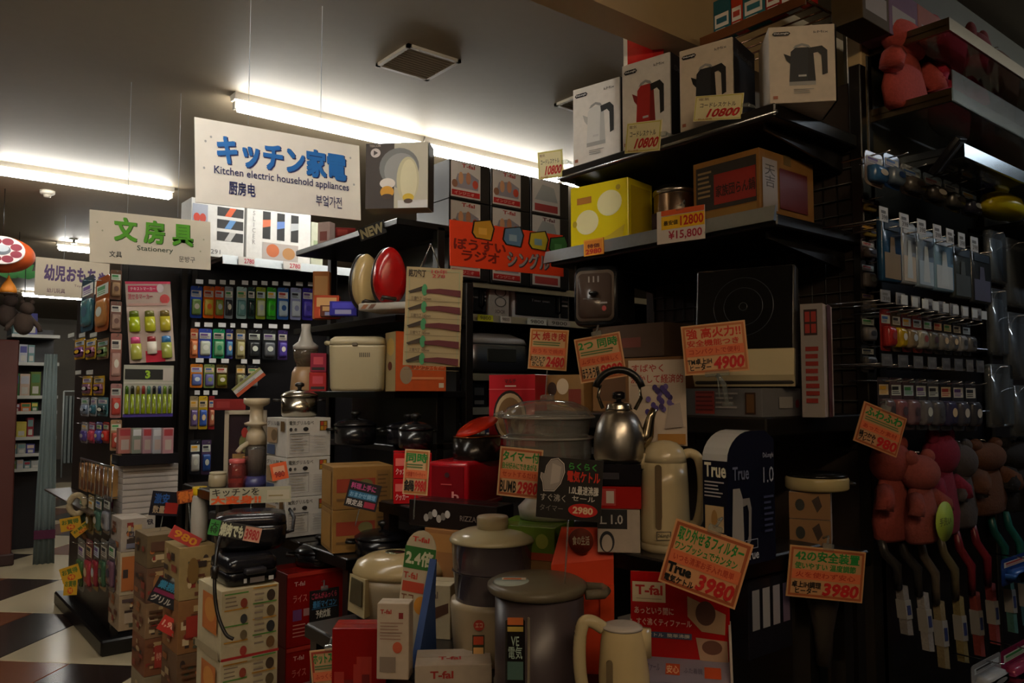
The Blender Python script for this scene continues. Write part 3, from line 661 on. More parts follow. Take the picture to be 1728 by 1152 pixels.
mb = MB(); mb.tube([(-r * .62, 0, H * 1.0), (-r * .8, 0, H * 1.22), (-r * .72, 0, H * 1.45)], .005, ('8a8478', 'metal'), 8); mb.build('handle_bracket', o); mb = MB(); mb.tube([(r * .62, 0, H * .98), (r * .86, 0, H * 1.2), (r * .80, 0, H * 1.45)], .005, ('8a8478', 'metal'), 8); mb.build('handle_bracket', o)
mb = MB(); mb.tube([(r * .92 * math.cos(t), 0, H * 1.22 + .045 * math.sin(t) * 1.3 + .012) for t in [math.pi * (1 - k / 14) for k in range(1, 14)]], .0095, ('14120f', 'plastic'), 12); mb.build('handle', o)
mb = MB(); mb.tube([(r * .8, -.0, H * .32), (r * 1.08, 0, H * .5), (r * 1.22, 0, H * .85), (r * 1.36, 0, H * 1.0)], [.022, .017, .011, .009], ('b0a48c', 'metal'), 14); mb.build('spout', o)
s = slot(1008, 1082, 783, 812, D=2.0, z=KZ - .055); s.H = .054
carton('heater_box', 'flat black carton directly under the steel kettle', s, .13, '16141a', [('F', 'r', .1, .3, .5, .6, '2a2630')], kind='gloss')
s = slot(1008, 1082, 805, 835, D=2.0, z=KZ - .112); s.H = .055
carton('heater_box', 'flat red carton with a small white panel below the steel kettle', s, .13, 'a81f1c', [('F', 'r', .05, .15, .42, .9, 'b8403c'), ('F', 'r', .2, .25, .38, .8, 'd0c4bc')], kind='gloss')
s = slot(1008, 1080, 832, 905, D=2.0, z=T4); s.H = KZ - .1135 - T4
carton('heater_box', 'white and black carton marked 1.0 below the red carton', s, .13, 'b0a498', [('F', 'r', 0, .55, .7, 1, '17151a'), ('F', 't', .32, .66, .6, .88, '1.0', 'b8b4b0', .02), ('F', 't', .06, .66, .22, .84, 'L', 'b8b4b0', .02), ('F', 'c', .05, -.0, .4, .5, '22242c'), ('F', 'c', .1, .02, .35, .42, 'b8aca0')])
# ---- clear stacked bowls
s = slot(845, 1003, 672, 870, D=2.16, z=T5 + .347)
o = empty('clear_steamer', 'stacked clear plastic bowls with a domed clear lid', 'steamer', s, .2); r = s.W / 2; H = s.H
GL = ('e4e2de', 'clear')
def shell(prof, t=.003): return prof + [(max(q - t, .001), z) for q, z in reversed(prof)]
mb = MB(); mb.lathe(shell([(r * .7, H * .42), (r * .98, H * .5), (r * 1.0, H * .66), (r * 1.02, H * .665)]), GL, 40, caps=False); mb.build('upper_bowl', o)
mb = MB(); mb.lathe(shell([(r * .9, H * .66), (r * 1.0, H * .83), (r * 1.02, H * .835)]), GL, 40, caps=False); mb.build('middle_bowl', o)
mb = MB(); mb.lathe([(r * 1.03, H * .84), (r * 1.03, H * .855), (r * .9, H * .92), (r * .6, H * .97), (r * .25, H * .985), (.001, H * .985)], GL, 40); ld = mb.build('lid', o)
mb = MB(); mb.lathe([(r * .16, H * .98), (r * .16, H * 1.02), (r * .1, H * 1.03)], GL, 20); mb.build('knob', ld)
for nm_, rr_, zz_ in (('bowl_rim', 1.03, .67), ('lid_rim', 1.05, .84)):
    mb = MB(); mb.tube([(r * rr_ * math.cos(t * math.pi / 20), r * rr_ * math.sin(t * math.pi / 20), H * zz_) for t in range(40)], .0035, ('c8c4c0', 'smoke'), 6, True); mb.build(nm_, o)
mb = MB(); mb.tube([(-r * 1.0, 0, H * .84), (-r * 1.16, -.01, H * .86), (-r * 1.0, -.02, H * .88)], .006, GL, 8); mb.build('handle', o)
mb = MB(); mb.lathe([(r * .62, 0), (r * .66, .03), (r * .5, .05), (r * .5, H * .3), (r * .72, H * .42)], ('b8b0a4', 'plastic'), 36); mb.build('stand', o)
# ---- red cube cooker with black drum and tray
s = slot(722, 790, 772, 860, X=1.54, deg=-62, z=T4)
D = .27; o = empty('mini_cooker', 'red cube shaped cooker with a black pot and orange lid tilted open', 'cooker', s, D); W, H = s.W * 1.0, s.H
RD = ('a8101c', 'gloss')
mb = MB(); mb.box(-W / 2, W / 2, -D / 2, D / 2, .0, H * .92, RD, .012, 3); mb.build('body', o)
mb = MB(); mb.box(-W / 2 - .006, W / 2 + .006, -D / 2 - .006, D / 2 + .006, 0, .018, ('8a0c16', 'gloss'), .004, 1); mb.build('foot_plate', o)
mb = MB(); mb.box(-W * .40, W * .40, -D / 2 - .003, -D / 2 + .004, H * .14, H * .84, ('7c1018', 'gloss'), .002, 1); mb.build('front_panel', o)
prints(o, W, D + .012, H, [('F', 'c', .44, .62, .56, .72, '3c0a0c'), ('F', 'r', .35, .48, .62, .5, 'c84a48'), ('F', 't', .62, .2, .8, .36, 'b', 'd88a80', .02)])
mb = MB(); mb.lathe([(.1, H * .9), (.102, H * .94), (.102, H * 1.36), (.09, H * 1.36)], ('191310', 'gloss'), 36, c=(.03, .03), sx=.8); mb.build('pot', o)
mb = MB(); mb.lathe([(.103, H * 1.36), (.103, H * 1.38)], ('8a5a34', 'metal'), 36, c=(.03, .03), sx=.8); mb.build('rim', o)
mb = MB()
a = math.radians(10)
pts = []
for rr, zz in ((.001, .024), (.05, .021), (.08, .011), (.092, 0), (.085, -.004), (.001, -.002)):
    ring = []
    for k in range(28):
        t = 2 * math.pi * k / 28; x = rr * math.cos(t); y = rr * math.sin(t)
        ring.append((.03 + x * math.cos(a) * .8 - zz * math.sin(a), .03 + y, H * 1.38 + .03 + x * math.sin(a) + y * .3 + zz * math.cos(a)))
    pts.append(ring)
mb.loft(pts, ('d02a10', 'gloss')); mb.build('lid', o)
# ---- green box and cartons in the middle row
s = slot(832, 936, 872, 915, X=1.36, deg=-62); s.H = .085
GZ = s.z
s.z = T5 + .26
carton('food_box', 'green carton with a red lower stripe below the clear bowls', s, .16, '5f7d28', [('F', 'r', 0, 0, 1, .22, '9a3a20'), ('F', 't', .12, .4, .5, .7, 'スチーム', 'a8a040', .02), ('F', 'c', .7, .35, .9, .8, '8a9a3a')], kind='gloss')
s = slot(830, 940, 905, 1000, X=1.362, deg=-62, z=T5); s.H = .258
carton('food_box', 'plain brown carton carrying the green carton', s, .16, '7a5a34', [('F', 'r', .1, .5, .5, .8, '5a3a1e')])
s = slot(690, 838, 868, 905, X=1.42, deg=-70, z=T5 + .275); s.H = .08
carton('appliance_box', 'long black carton with grey lettering beside the green carton', s, .10, '1f1715', [('F', 't', .6, .35, .78, .55, 'RIZZA', '6a5c54', .01)] + [('F', 'c', .18 + .05 * k, .2 + .1 * (k % 3), .24 + .05 * k, .5 + .1 * (k % 3), ('9a928a', '6a625a', 'b8b0a8')[k % 3]) for k in range(6)], kind='gloss')
s = slot(716, 830, 900, 1000, X=1.42, deg=-70, z=T5); s.H = .273
carton('appliance_box', 'brown carton behind the tall steamer', s, .10, '8a5c2e', [('F', 'r', .05, .75, .95, .95, '9a6a34')])
# ---- thermo pot
s = slot(818, 1003, 985, 1152, D=1.8)
s.z = T5; H = hplane(905, 985, at(905, 1050, 1.8), s.th).z - T5
o = empty('thermo_pot', 'grey electric air pot with a dark steel body and oval lid', 'thermo pot', s, .2); rx = s.W * .43; ry = .11
GY = ('6e6654', 'plastic')
def oval(rx, ry, z, n=36, cx=0, cy=0, front=0): return [(cx + rx * math.cos(2 * math.pi * k / n), cy + ry * math.sin(2 * math.pi * k / n) - front * max(0, -math.sin(2 * math.pi * k / n)) ** 2, z) for k in range(n)]
mb = MB(); mb.loft([oval(rx * .98, ry, 0), oval(rx, ry, .012), oval(rx, ry, H * .86)], ('4a4044', 'plastic')); mb.build('body', o)
mb = MB(); mb.loft([oval(rx * 1.02, ry * 1.02, -.0), oval(rx * 1.03, ry * 1.03, .03)], GY); mb.build('base_ring', o)
mb = MB(); mb.loft([oval(rx * 1.02, ry * 1.02, H * .85, cx=-.0), oval(rx * 1.08, ry * 1.12, H * .868, cx=-.006), oval(rx * 1.12, ry * 1.15, H * .895, cx=-.006), oval(rx * 1.11, ry * 1.14, H * .925, cx=-.006), oval(rx * 1.02, ry * 1.04, H * .945, cx=-.006), oval(rx * .5, ry * .5, H * .955, cx=0)], GY); ld = mb.build('lid', o)
mb = MB(); mb.loft([oval(rx * .42, ry * .42, H * .945, cx=-rx * .62, cy=-.02), oval(rx * .38, ry * .38, H * .958, cx=-rx * .62, cy=-.02)], ('aebcb8', 'gloss')); mb.build('control_plate', ld)
prints(ld, .07, .14, H * .960, [('T', 'r', -.75, .36, .05, .52, 'd8ccb8'), ('T', 'r', -.7, .39, -.1, .48, 'c05a20')])
mb = MB(); mb.tube([(rx * 1.02, -.04, H * .86), (rx * 1.42, -.03, H * .86), (rx * 1.5, 0, H * .86), (rx * 1.42, .03, H * .86), (rx * 1.02, .04, H * .86)], .011, GY, 10); mb.build('handle', o)
mb = MB(); mb.box(-rx * .72, -rx * .30, -ry * .98, -ry * .80, .03, H * .72, ('1c1a18', 'gloss'), .004, 1); st = mb.build('dispenser_panel', o)
prints(st, 1, 1, 1, [((Vector((-rx * .72, -ry * .985, .03)), Vector((rx * .42, 0, 0)), Vector((0, 0, H * .66)), Vector((0, -1, 0))), *q) for q in (('r', .1, .86, .9, .95, 'c86a30'), ('r', .1, .78, .9, .84, 'b8a048'), ('t', .15, .45, .85, .72, 'VE\n電気', '9ab0a8', .01), ('r', .1, .2, .9, .42, '4a6a64'))])
mb = MB(); mb.box(-rx * .26, -rx * .2, -ry * 1.0, -ry * .9, .03, H * .74, ('8a8270', 'plastic'), .002, 1); mb.build('water_gauge', o)
# ---- tall steamer with white lid
s = slot(754, 908, 888, 1152, D=2.02)
s.z = T5; H = hplane(830, 905, at(830, 1000, 2.02), s.th).z - T5
o = empty('food_steamer', 'tall food steamer with smoky clear tiers and a cream domed lid', 'steamer', s, .25); r = s.W / 2
SM = ('7c7278', 'smoke')
mb = MB(); mb.lathe([(r * .82, 0), (r * .9, .01), (r * .98, H * .42), (r * .96, H * .46)], ('a8987c', 'plastic'), 40); mb.build('base', o)
mb = MB(); mb.lathe(shell([(r * .86, H * .46), (r * .92, H * .68), (r * .95, H * .685)]), SM, 40, caps=False); mb.build('tier', o)
mb = MB(); mb.lathe([(r * .84, H * .48), (r * .85, H * .66)], ('5c5256', 'plastic'), 36); mb.build('inner_basket', o)
mb = MB(); mb.lathe(shell([(r * .92, H * .69), (r * .96, H * .9), (r * 1.0, H * .91)]), SM, 40, caps=False); mb.build('tier', o)
mb = MB(); mb.lathe([(r * .9, H * .70), (r * .91, H * .88)], ('62585c', 'plastic'), 36); mb.build('inner_basket', o)
mb = MB(); mb.lathe([(r * 1.0, H * .905), (r * 1.01, H * .92), (r * .95, H * .95), (r * .7, H * .985), (r * .34, H), (.001, H)], ('b8b090', 'gloss'), 44); ld = mb.build('lid', o)
mb = MB(); mb.lathe([(r * .36, H * .985), (r * .37, H * 1.085), (r * .35, H * 1.095), (.001, H * 1.096)], ('b5a684', 'plastic'), 28); mb.build('knob', ld)
prints(o, r * 1.1, r * 1.96, H, [('F', 'c', .12, .30, .34, .38, 'b83a28'), ('F', 't', .16, .325, .30, .355, 'エコ', 'e0c8a8', .02), ('F', 'r', .1, .02, .34, .27, '2a3420'), ('F', 'r', .12, .2, .32, .26, 'c84a28'), ('F', 'r', .12, .11, .32, .18, 'd8a868'), ('F', 'r', .12, .04, .32, .10, '6a8a3a')])
# ---- orange red standing bag
s = slot(930, 1036, 895, 1062, D=2.02, z=T5)
o = empty('shopping_bag', 'orange red gift bag with a round badge behind the air pot', 'bag', s, .08); W, H = s.W, s.H
mb = MB(); mb.loft([[(-W * .5, -.04, 0), (W * .5, -.04, 0), (W * .5, .04, 0), (-W * .5, .04, 0)], [(-W * .5, -.035, H * .75), (W * .5, -.03, H * .8), (W * .5, .03, H * .8), (-W * .5, .035, H * .75)], [(-W * .34, -.012, H), (W * .5, -.012, H), (W * .5, .012, H), (-W * .34, .012, H)]], ('d63c0a', 'paper'), False); mb.build('bag_body', o)
mb = MB(); mb.lathe([(W * .2, -.046), (W * .2, -.042)], ('7a2c14', 'paper'), 28, c=(-W * .02, H * .93), axis='y'); bd = mb.build('badge', o)
prints(bd, 1, 1, 1, [((Vector((-W * .17, -.046, H * .86)), Vector((W * .3, 0, 0)), Vector((0, 0, H * .14)), Vector((0, -1, 0))), 't', .05, .3, .95, .75, '食の生活', 'c8b8a0', .02)])
mb = MB(); mb.box(W * .28, W * .5, -.044, -.03, 0, H * .62, ('d2420c', 'paper')); mb.build('side_fold', o)
# ---- small white kettle at the front and the red display stand
s = slot(984, 1096, 1064, 1152, D=1.66, z=T5)
o = empty('electric_kettle', 'small white electric kettle with handle on its left in front', 'kettle', s, .14); H = hplane(1040, 1068, at(1040, 1110, 1.66), s.th).z - T5; r = s.W * .4
o.rotation_euler = (0, 0, s.th + .1)
CK = ('cdb98c', 'gloss')
mb = MB(); mb.loft([oval(r * .95, r * .9, .015, cx=.018), oval(r * 1.02, r * .97, H * .15, cx=.018), oval(r * 1.0, r * .95, H * .5, cx=.016), oval(r * .88, r * .84, H * .8, cx=.014), oval(r * .78, r * .74, H * .95, cx=.014), oval(r * .74, r * .7, H * .97, cx=.014)], CK); mb.build('body', o)
mb = MB(); mb.lathe([(r * 1.0, 0), (r * 1.02, .01), (r * .95, .015)], ('b8ab90', 'plastic'), 32, c=(.018, 0)); mb.build('power_base', o)
mb = MB(); mb.loft([oval(r * .8, r * .76, H * .95, cx=.014), oval(r * .82, r * .78, H * .975, cx=.012), oval(r * .6, r * .56, H * 1.0, cx=.014), oval(r * .5, r * .46, H * 1.0, cx=.014)], ('c4bcb4', 'gloss')); ld = mb.build('lid', o)
mb = MB(); mb.tube(smooth([(-r * .5, 0, H * .95), (-r * 1.0, 0, H * 1.02), (-r * 1.32, 0, H * .98), (-r * 1.45, 0, H * .75), (-r * 1.4, 0, H * .45), (-r * 1.15, 0, H * .22), (-r * .75, 0, H * .18)]), .014, ('c8b890', 'gloss'), 12); mb.build('handle', o)
mb = MB(); mb.loft([[(r * .78 + d, y, z) for y, z in ((-.022 + d * .5, H * .66), (.022 - d * .5, H * .66), (.022 - d * .5, H * .95), (-.022 + d * .5, H * .95))] for d in (0, .018, .032)], CK); mb.build('spout', o)
mb = MB(); mb.prism(rrect(.013, H * .5, .0064, 5, -r * .35, H * .45), -r * .97, -r * .86, ('7a6a50', 'gloss')); mb.build('water_window', o)
SZ = .875
s = slot(1058, 1235, 975, 1152, D=1.7, deg=-52, z=SZ)
o = empty('display_stand', 'red cardboard kettle display stand behind the small white kettle', 'display', s, .12)
W = s.W; H = hplane(1146, 985, at(1146, 1050, 1.7), s.th).z - SZ
mb = MB(); mb.box(-W / 2, W / 2, .04, .046, 0, H, ('b01414', 'gloss'), .001, 1); bp_ = mb.build('back_board', o)
prints(o, W, -.08, H, [('F', 'r', .02, .70, .36, .90, 'd8c8a8'), ('F', 't', .05, .77, .33, .87, 'T-fal', 'b81c18', .03), ('F', 'r', .06, .73, .32, .735, '8a7a60'), ('F', 't', .04, .58, .44, .65, 'あっという間に', 'e0b8a8', .01), ('F', 't', .06, .47, .62, .54, 'すぐ沸くティファール', 'e0b8a8', .01), ('F', 'r', .03, .35, .62, .41, '3c4a6a'), ('F', 't', .05, .362, .6, .4, '電気ケトル  簡単沸騰', 'd8d4c8', .01), ('F', 'p', [(.58, .78), (.96, .62), (.95, .42), (.72, .44), (.58, .58)], 'b09070'), ('F', 'c', .66, .5, .86, .74, '5a3a30'), ('F', 'p', [(.66, .38), (.97, .36), (.98, .14), (.7, .16)], 'b09078'), ('F', 'c', .72, .22, .92, .36, '6a4438')])
mb = MB(); mb.prism([(-.05, 0), (.04, 0), (.04, H * .16), (-.05, H * .06)], -W / 2, W / 2, ('8a8498', 'paper'), axis='x'); lp = mb.build('front_lip', o)
fr = (Vector((-W / 2, -.05, H * .06)), Vector((W, 0, 0)), Vector((0, .09, H * .10)), Vector((0, -.74, .67)))
prints(lp, 1, 1, 1, [(fr, 't', .1, .4, .3, .7, 'ティファール', '55506a', .01), (fr, 'r', .36, .3, .5, .75, 'c85028'), (fr, 't', .37, .36, .49, .68, '安心', 'e8c8a0', .01), (fr, 'r', .74, .25, .9, .7, 'c85028'), (fr, 't', .54, .4, .72, .62, 'ふた着脱', '55506a', .0)])
for sx in (-1, 1):
    mb = MB(); mb.prism([(-.05, 0), (.046, 0), (.046, H * .55), (-.05, H * .06)], sx * W / 2 - .003 * sx, sx * W / 2 + .002 * sx, ('a89c94', 'paper'), axis='x'); mb.build('side_wing', o)
s2 = slot(1062, 1230, 1120, 1200, D=1.72, deg=-52, z=T5); s2.H = SZ - T5 - .001
carton('display_riser', 'low black box under the red display stand', s2, .10, '17151a', [('F', 'r', .1, .2, .9, .3, '2a282c')])
# ---- boxes at the aisle corner behind the blue box
s = slot(1332, 1402, 838, 912, X=2.0, deg=-62, z=T4 - .03); s.H = .10
for zz, hh, lab in ((T4 - .02, .075, 'lower white carton stacked beside the blue kettle box'), (T4 + .057, .07, 'upper white carton stacked beside the blue kettle box')):
    s = slot(1332, 1402, 838, 912, X=1.985, deg=-62, z=zz); s.H = hh
    carton('lunch_box_carton', lab, s, .16, 'a89a90', [('F', 'r', 0, 0, 1, 1, '8a6640'), ('F', 'c', .15, .3, .38, .75, '2a2c26'), ('F', 'p', [(.55, .7), (.72, .9), (.8, .5), (.68, .25)], '3a2a20')], group='white cartons beside the blue kettle box')
s = slot(1330, 1446, 797, 822, X=1.99, deg=-50, z=T4 + .13)
o = empty('round_cooker', 'cream round shallow cooker resting on the white cartons', 'cooker', s, .16); r = s.W * .48
mb = MB(); mb.lathe([(r * .94, 0), (r, .006), (r, .03), (r * .96, .036)], ('b8a878', 'gloss'), 40); mb.build('body', o)
mb = MB(); mb.lathe([(r * .97, .036), (r * .92, .044), (.001, .046)], ('1c1a16', 'gloss'), 40); mb.build('cooking_plate', o)
mb = MB(); mb.tube([(r * .95, -.02, .02), (r * 1.12, -.02, .018), (r * 1.12, .02, .018), (r * .95, .02, .02)], .005, ('2a2622', 'plastic'), 8); mb.build('handle', o)
table('narrow black side step under the white cartons', 1.965, 2.09, 1.07, 1.24, T4 - .022)
s = slot(1358, 1422, 1040, 1152, D=2.05, z=.78)
o = empty('hand_blender', 'dark hand blender hanging in shadow below the 3980 card', 'blender', s, .08)
mb = MB(); mb.lathe([(.02, .02), (.024, .1), (.036, .16), (.044, .2), (.045, .23), (.03, .25)], ('3a342e', 'plastic'), 24); mb.build('body', o)
mb = MB(); mb.lathe([(.05, .25), (.052, .258), (.05, .265), (.012, .27), (.012, .3)], ('6a665e', 'metal'), 24); mb.build('collar', o)
s = slot(1338, 1420, 1005, 1050, D=2.1, z=.98); s.H = .06
carton('appliance_box', 'small white carton with red end below the 3980 card', s, .1, '9a9088', [('F', 'r', 0, 0, .22, 1, '9a2420'), ('F', 'r', .4, .3, .9, .6, '7a7470')])
# ================================================================ MIDDLE GONDOLA
g2 = empty('shelving_unit', 'black end shelving unit carrying the red and cream slicers', 'shelving', loc=(2.0, 3.5, 0))
for yy in (2.97, 4.03):
    for xx in (1.98, 2.14):
        mb = MB(); mb.box(xx - 2.0 - .02, xx - 2.0 + .02, yy - 3.5 - .02, yy - 3.5 + .02, 0, 2.24 if xx < 2 else 2.0, BLK, .003, 1); mb.build('post', g2)
mb = MB(); mb.box(.10, .12, -.5, .5, .1, 2.24, ('161412', 'plastic')); mb.build('back_panel', g2)
for z in (2.25, 1.83, 1.5, 1.27): shelf_board(g2, -.25, .12, -.55, .5, z, .03)
for z in (1.83, 1.5):
    mb = MB(); mb.box(-.254, -.25, -.55, .5, z - .03, z - .002, ('2c2c2e', 'brushed')); mb.build('edge_strip', g2)
# long side facing the aisle
g2b = empty('shelving_unit', 'black aisle shelving with silver price rails and ovens', 'shelving', loc=(3.2, 3.3, 0))
mb = MB(); mb.box(-1.04, 2.5, .2, .22, .1, 2.02, ('1b1917', 'plastic')); mb.build('back_panel', g2b)
for z in (2.02, 1.86, 1.58, 1.42, 1.2): 
    shelf_board(g2b, -1.0, 2.5, -.28, .2, z, .025)
    rail(g2b, -.28, -1.0, 2.5, z - .012, .034, axis='Y')
for xx in (-1.06, .0, 1.2):
    mb = MB(); mb.box(xx - .02, xx + .02, -.24, -.20, 0, 2.0, BLK, .003, 1); mb.build('post', g2b)
# stacked black pan boxes
cols = [(757, 827), (828, 894), (895, 960)]
names = ['left', 'middle', 'rightmost']
for ci, (a, b) in enumerate(cols):
    for r in range(3):
        s = slot(a, b, 300, 400, Y=3.0, z=2.022 + r * .186); s.H = .184; s.W *= .985
        sp = [('F', 'r', .04, .06, .76, .97, 'c9c4c0'), ('F', 't', .3, .84, .62, .94, 'T-fal', 'a02420', .03), ('F', 'p', [(.1, .3), (.7, .3), (.72, .6), (.5, .72), (.2, .66)], '8f8c96'), ('F', 'c', .22, .4, .34, .72, 'c8966e'), ('F', 'c', .4, .42, .52, .74, 'b88060'), ('F', 'c', .56, .34, .7, .56, 'c04a34'), ('F', 'c', .06, .3, .2, .5, '8a6048'), ('F', 'r', .06, .1, .74, .24, 'b01c1c'), ('F', 't', .12, .13, .6, .21, 'インジニオ', 'e0b0a8', .01)]
        if ci == 2: sp = [('F', 'r', .04, .06, .76, .97, 'cfcecb'), ('F', 'r', .1, .1, .7, .3, 'a84040'), ('F', 'p', [(.1, .4), (.7, .4), (.6, .8), (.3, .85)], 'a8b0b4')] + ([('F', 't', .3, .84, .62, .94, 'T-fal', '6a3a44', .03)] if r != 2 else [])
        carton('pan_box', f'black pan set carton, {["bottom", "middle", "top"][r]} of the {names[ci]} column by the orange banner', s, .28, '141316', sp, group='stacked pan set cartons', kind='plastic')
# orange cartoon banner
ban = [('F', 't', .03, .14, .46, .62, 'ぼうすい\nラジオ', '7a150c', .03), ('F', 't', .48, .10, .86, .46, 'シングル', '3a3436', .06), ('F', 't', .475, .11, .855, .47, 'シングル', '958c90', .02)]
for k, (cx, cy, c) in enumerate(((.27, .86, 'c08a20'), (.53, .80, '5a7a9a'), (.76, .78, 'b8a82a'), (.95, .72, '3c7a3c'))):
    hexa = [(cx - .085, cy - .08), (cx - .07, cy + .16), (cx + .06, cy + .24), (cx + .085, cy + .06), (cx + .06, cy - .2), (cx - .06, cy - .18)]
    ban += [('F', 'p', [(cx + (x - cx) * 1.16, cy + (y - cy) * 1.12) for x, y in hexa], '17120c'), ('F', 'p', hexa, c), ('F', 'p', [(cx - .04, cy - .1), (cx + .03, cy - .1), (cx + .03, cy + .05), (cx - .04, cy + .05)], ('d8a040', '8aa0b4', '7a9aa8', '5a9a58')[k])]
card('banner', 'orange hand painted banner with cartoon boxes over the ovens', [(760, 372), (950, 396), (950, 468), (758, 446)], 3.2, 'e23c10', ban, cat='banner', group=None, deg=0, clip=None, thick=.004)
# ovens and boxes on the aisle side
def oven(label, a, b, t, bo, z, col, door, Y=3.04):
    s = slot(a, b, t, bo, Y=Y, z=z); o = empty('microwave_oven', label, 'oven', s, .26, group='ovens on the aisle shelf'); W, H = s.W, s.H
    mb = MB(); mb.box(-W / 2, W / 2, -.125, .13, .006, H, col, .006, 2); mb.build('case', o)
    mb = MB(); mb.box(-W * .46, W * .3, -.131, -.122, .02, H - .02, door, .003, 1); d = mb.build('door', o)
    mb = MB(); mb.tube([(W * .28, -.133, .04), (W * .28, -.15, .05), (W * .28, -.15, H - .05), (W * .28, -.133, H - .04)], .005, ('3a3a3c', 'metal'), 8); mb.build('handle', d)
    mb = MB(); mb.box(W * .33, W * .47, -.129, -.123, .02, H - .02, ('1a1a1c', 'gloss'), .002, 1); pn = mb.build('control_panel', o)
    prints(o, W, .264, H, rows('F', .84, .3, .96, .8, 5, 'b8b4b8', .4, .3) + [('F', 't', .3, .42, .62, .48, 'Timer oven', 'a8a8ac')])
    for q in (-1, 1):
        mb = MB(); mb.lathe([(.012, 0), (.012, .007)], BLK, 10, c=(q * W * .4, -.1)); mb.build('foot', o)
oven('black oven at the near end of the aisle shelf', 778, 822, 462, 525, 1.86, ('1a1a1c', 'gloss'), ('0d0d10', 'gloss'))
oven('white framed black oven beside the grey ring box', 866, 962, 468, 540, 1.86, ('c4c4c2', 'plastic'), ('101216', 'gloss'))
s = slot(826, 859, 458, 530, Y=3.03, z=1.86)
carton('appliance_box', 'grey carton printed with three rings between the two ovens', s, .16, 'a8a49c', [('F', 'c', .25, .66, .85, .88, '4a4844'), ('F', 'c', .31, .68, .79, .86, 'b0aca4'), ('F', 'c', .25, .44, .85, .66, '4a4844'), ('F', 'c', .31, .46, .79, .64, 'b0aca4'), ('F', 'c', .25, .22, .85, .44, '4a4844'), ('F', 'c', .31, .24, .79, .42, 'b0aca4'), ('F', 't', .3, .08, .75, .16, 'IOOI', '55524e')])
for k, (a, b, c) in enumerate(((806, 832, 'b8c02c'), (845, 862, 'c8c8c0'), (890, 922, 'd0d8d0'), (925, 962, 'b8b8b4'))):
    s = slot(a, b, 540, 552, Y=3.0, z=1.832); W, H = s.W, .03
    o = empty('shelf_label', f'{["lime", "small grey", "pale green", "wide grey"][k]} price label on the rail under the ovens', 'label', s, 0, group='labels on the oven rail')
    mb = MB(); mb.box(-W / 2, W / 2, -.001, .001, 0, H, (c, 'paper')); mb.build('label_sheet', o)
    prints(o, W, .002, H, [('F', 't', .15, .2, .85, .8, '9800', '3a3a34', .01)])
s = slot(790, 900, 562, 628, Y=3.05, z=1.58)
o = empty('rice_cooker', 'silver blue rice cooker on the shelf under the ovens', 'rice cooker', s, .26); W, H = s.W, s.H
mb = MB(); mb.loft([[(x, y, .01) for x, y in rrect(W * .9, .24, .06, 6)], [(x, y, .03) for x, y in rrect(W, .26, .07, 6)], [(x, y, H * .7) for x, y in rrect(W, .26, .07, 6)], [(x, y, H * .74) for x, y in rrect(W * .97, .25, .07, 6)]], ('8a94a4', 'brushed')); mb.build('body', o)
mb = MB(); mb.loft([[(x, y, H * .75) for x, y in rrect(W * .98, .255, .07, 6)], [(x, y, H * .88) for x, y in rrect(W * .93, .24, .07, 6)], [(x, y, H) for x, y in rrect(W * .6, .16, .05, 6)]], ('a4aab4', 'gloss')); mb.build('lid', o)
mb = MB(); mb.box(-W * .22, W * .22, -.135, -.12, H * .3, H * .62, ('2a2e2c', 'gloss'), .003, 1); mb.build('display', o)
small = [(766, 778, 648, 690, '16151a', 'black'), (779, 794, 640, 690, '9aa4b0', 'silver'), (795, 822, 645, 690, '101418', 'glossy black')]
for k, (a, b, t, bo, c, nm) in enumerate(small):
    s = slot(a, b, t, bo, Y=3.06, z=1.42)
    carton('slim_box', f'{nm} slim carton on the shelf below the silver rice cooker', s, .1, c, [('F', 'r', .2, .5, .8, .8, 'd8e0e8' if k == 1 else '3a4250'), ('F', 'r', .2, .15, .8, .3, '5a6270')], group='slim cartons below the rice cooker', kind='gloss')
mags = ['d8d8e0', '4a5a8a', 'b8b4bc', '8a94b0', 'c8ccd4', '6a3038', 'a8a49c', '3a4a7a']
for k in range(8):
    s = slot(762 + k * 8.2, 769.4 + k * 8.2, 706, 742, Y=3.06, z=1.2); s.H = .12 + .015 * (k % 3)
    carton('recipe_book', f'thin upright book, {ORD[k]} from the black post, on the lowest visible shelf', s, .13, mags[k], [('F', 'r', .2, .2, .8, .75, 'e0dcd8' if k % 2 else '2a3050')], cat='book', group='thin books on the lowest shelf', kind='gloss')
# ---- top of the end shelf: slicer carton and pop
s = slot(617, 722, 241, 376, D=3.22, deg=-45, z=2.25)
carton('slicer_box', 'tall carton with a big egg shaped machine picture on the end shelf', s, .10, 'b8b298', [('F', 'r', 0, 0, .5, 1, '2c201c'), ('F', 'r', .46, 0, 1, 1, 'b4b0a0'), ('F', 'r', .52, 0, 1, .12, 'c8c8c8'), ('F', 'c', .22, .32, .86, .92, '6a6c6e'), ('F', 'c', .3, .3, .84, .84, '8a8c8c'), ('F', 'c', .5, .08, .86, .78, 'bcb694'), ('F', 'c', .56, .1, .83, .74, 'd0caa8'), ('F', 'c', .23, .3, .48, .46, 'd6cec8'), ('F', 'c', .24, .16, .46, .34, 'c89018'), ('F', 'c', .26, .14, .44, .22, '3a2418'), ('F', 'c', .6, .1, .78, .22, 'c8a81c'), ('F', 'c', .62, .07, .76, .14, '3a2010'), ('F', 'c', .08, .78, .24, .92, 'c0b8b8'), ('F', 'p', [(.13, .81), (.13, .89), (.2, .85)], '3a3030'), ('F', 't', .06, .94, .24, .98, 'TESCOM', 'a89a90', .02), ('R', 'r', 0, 0, 1, 1, '3a3834')], kind='gloss')
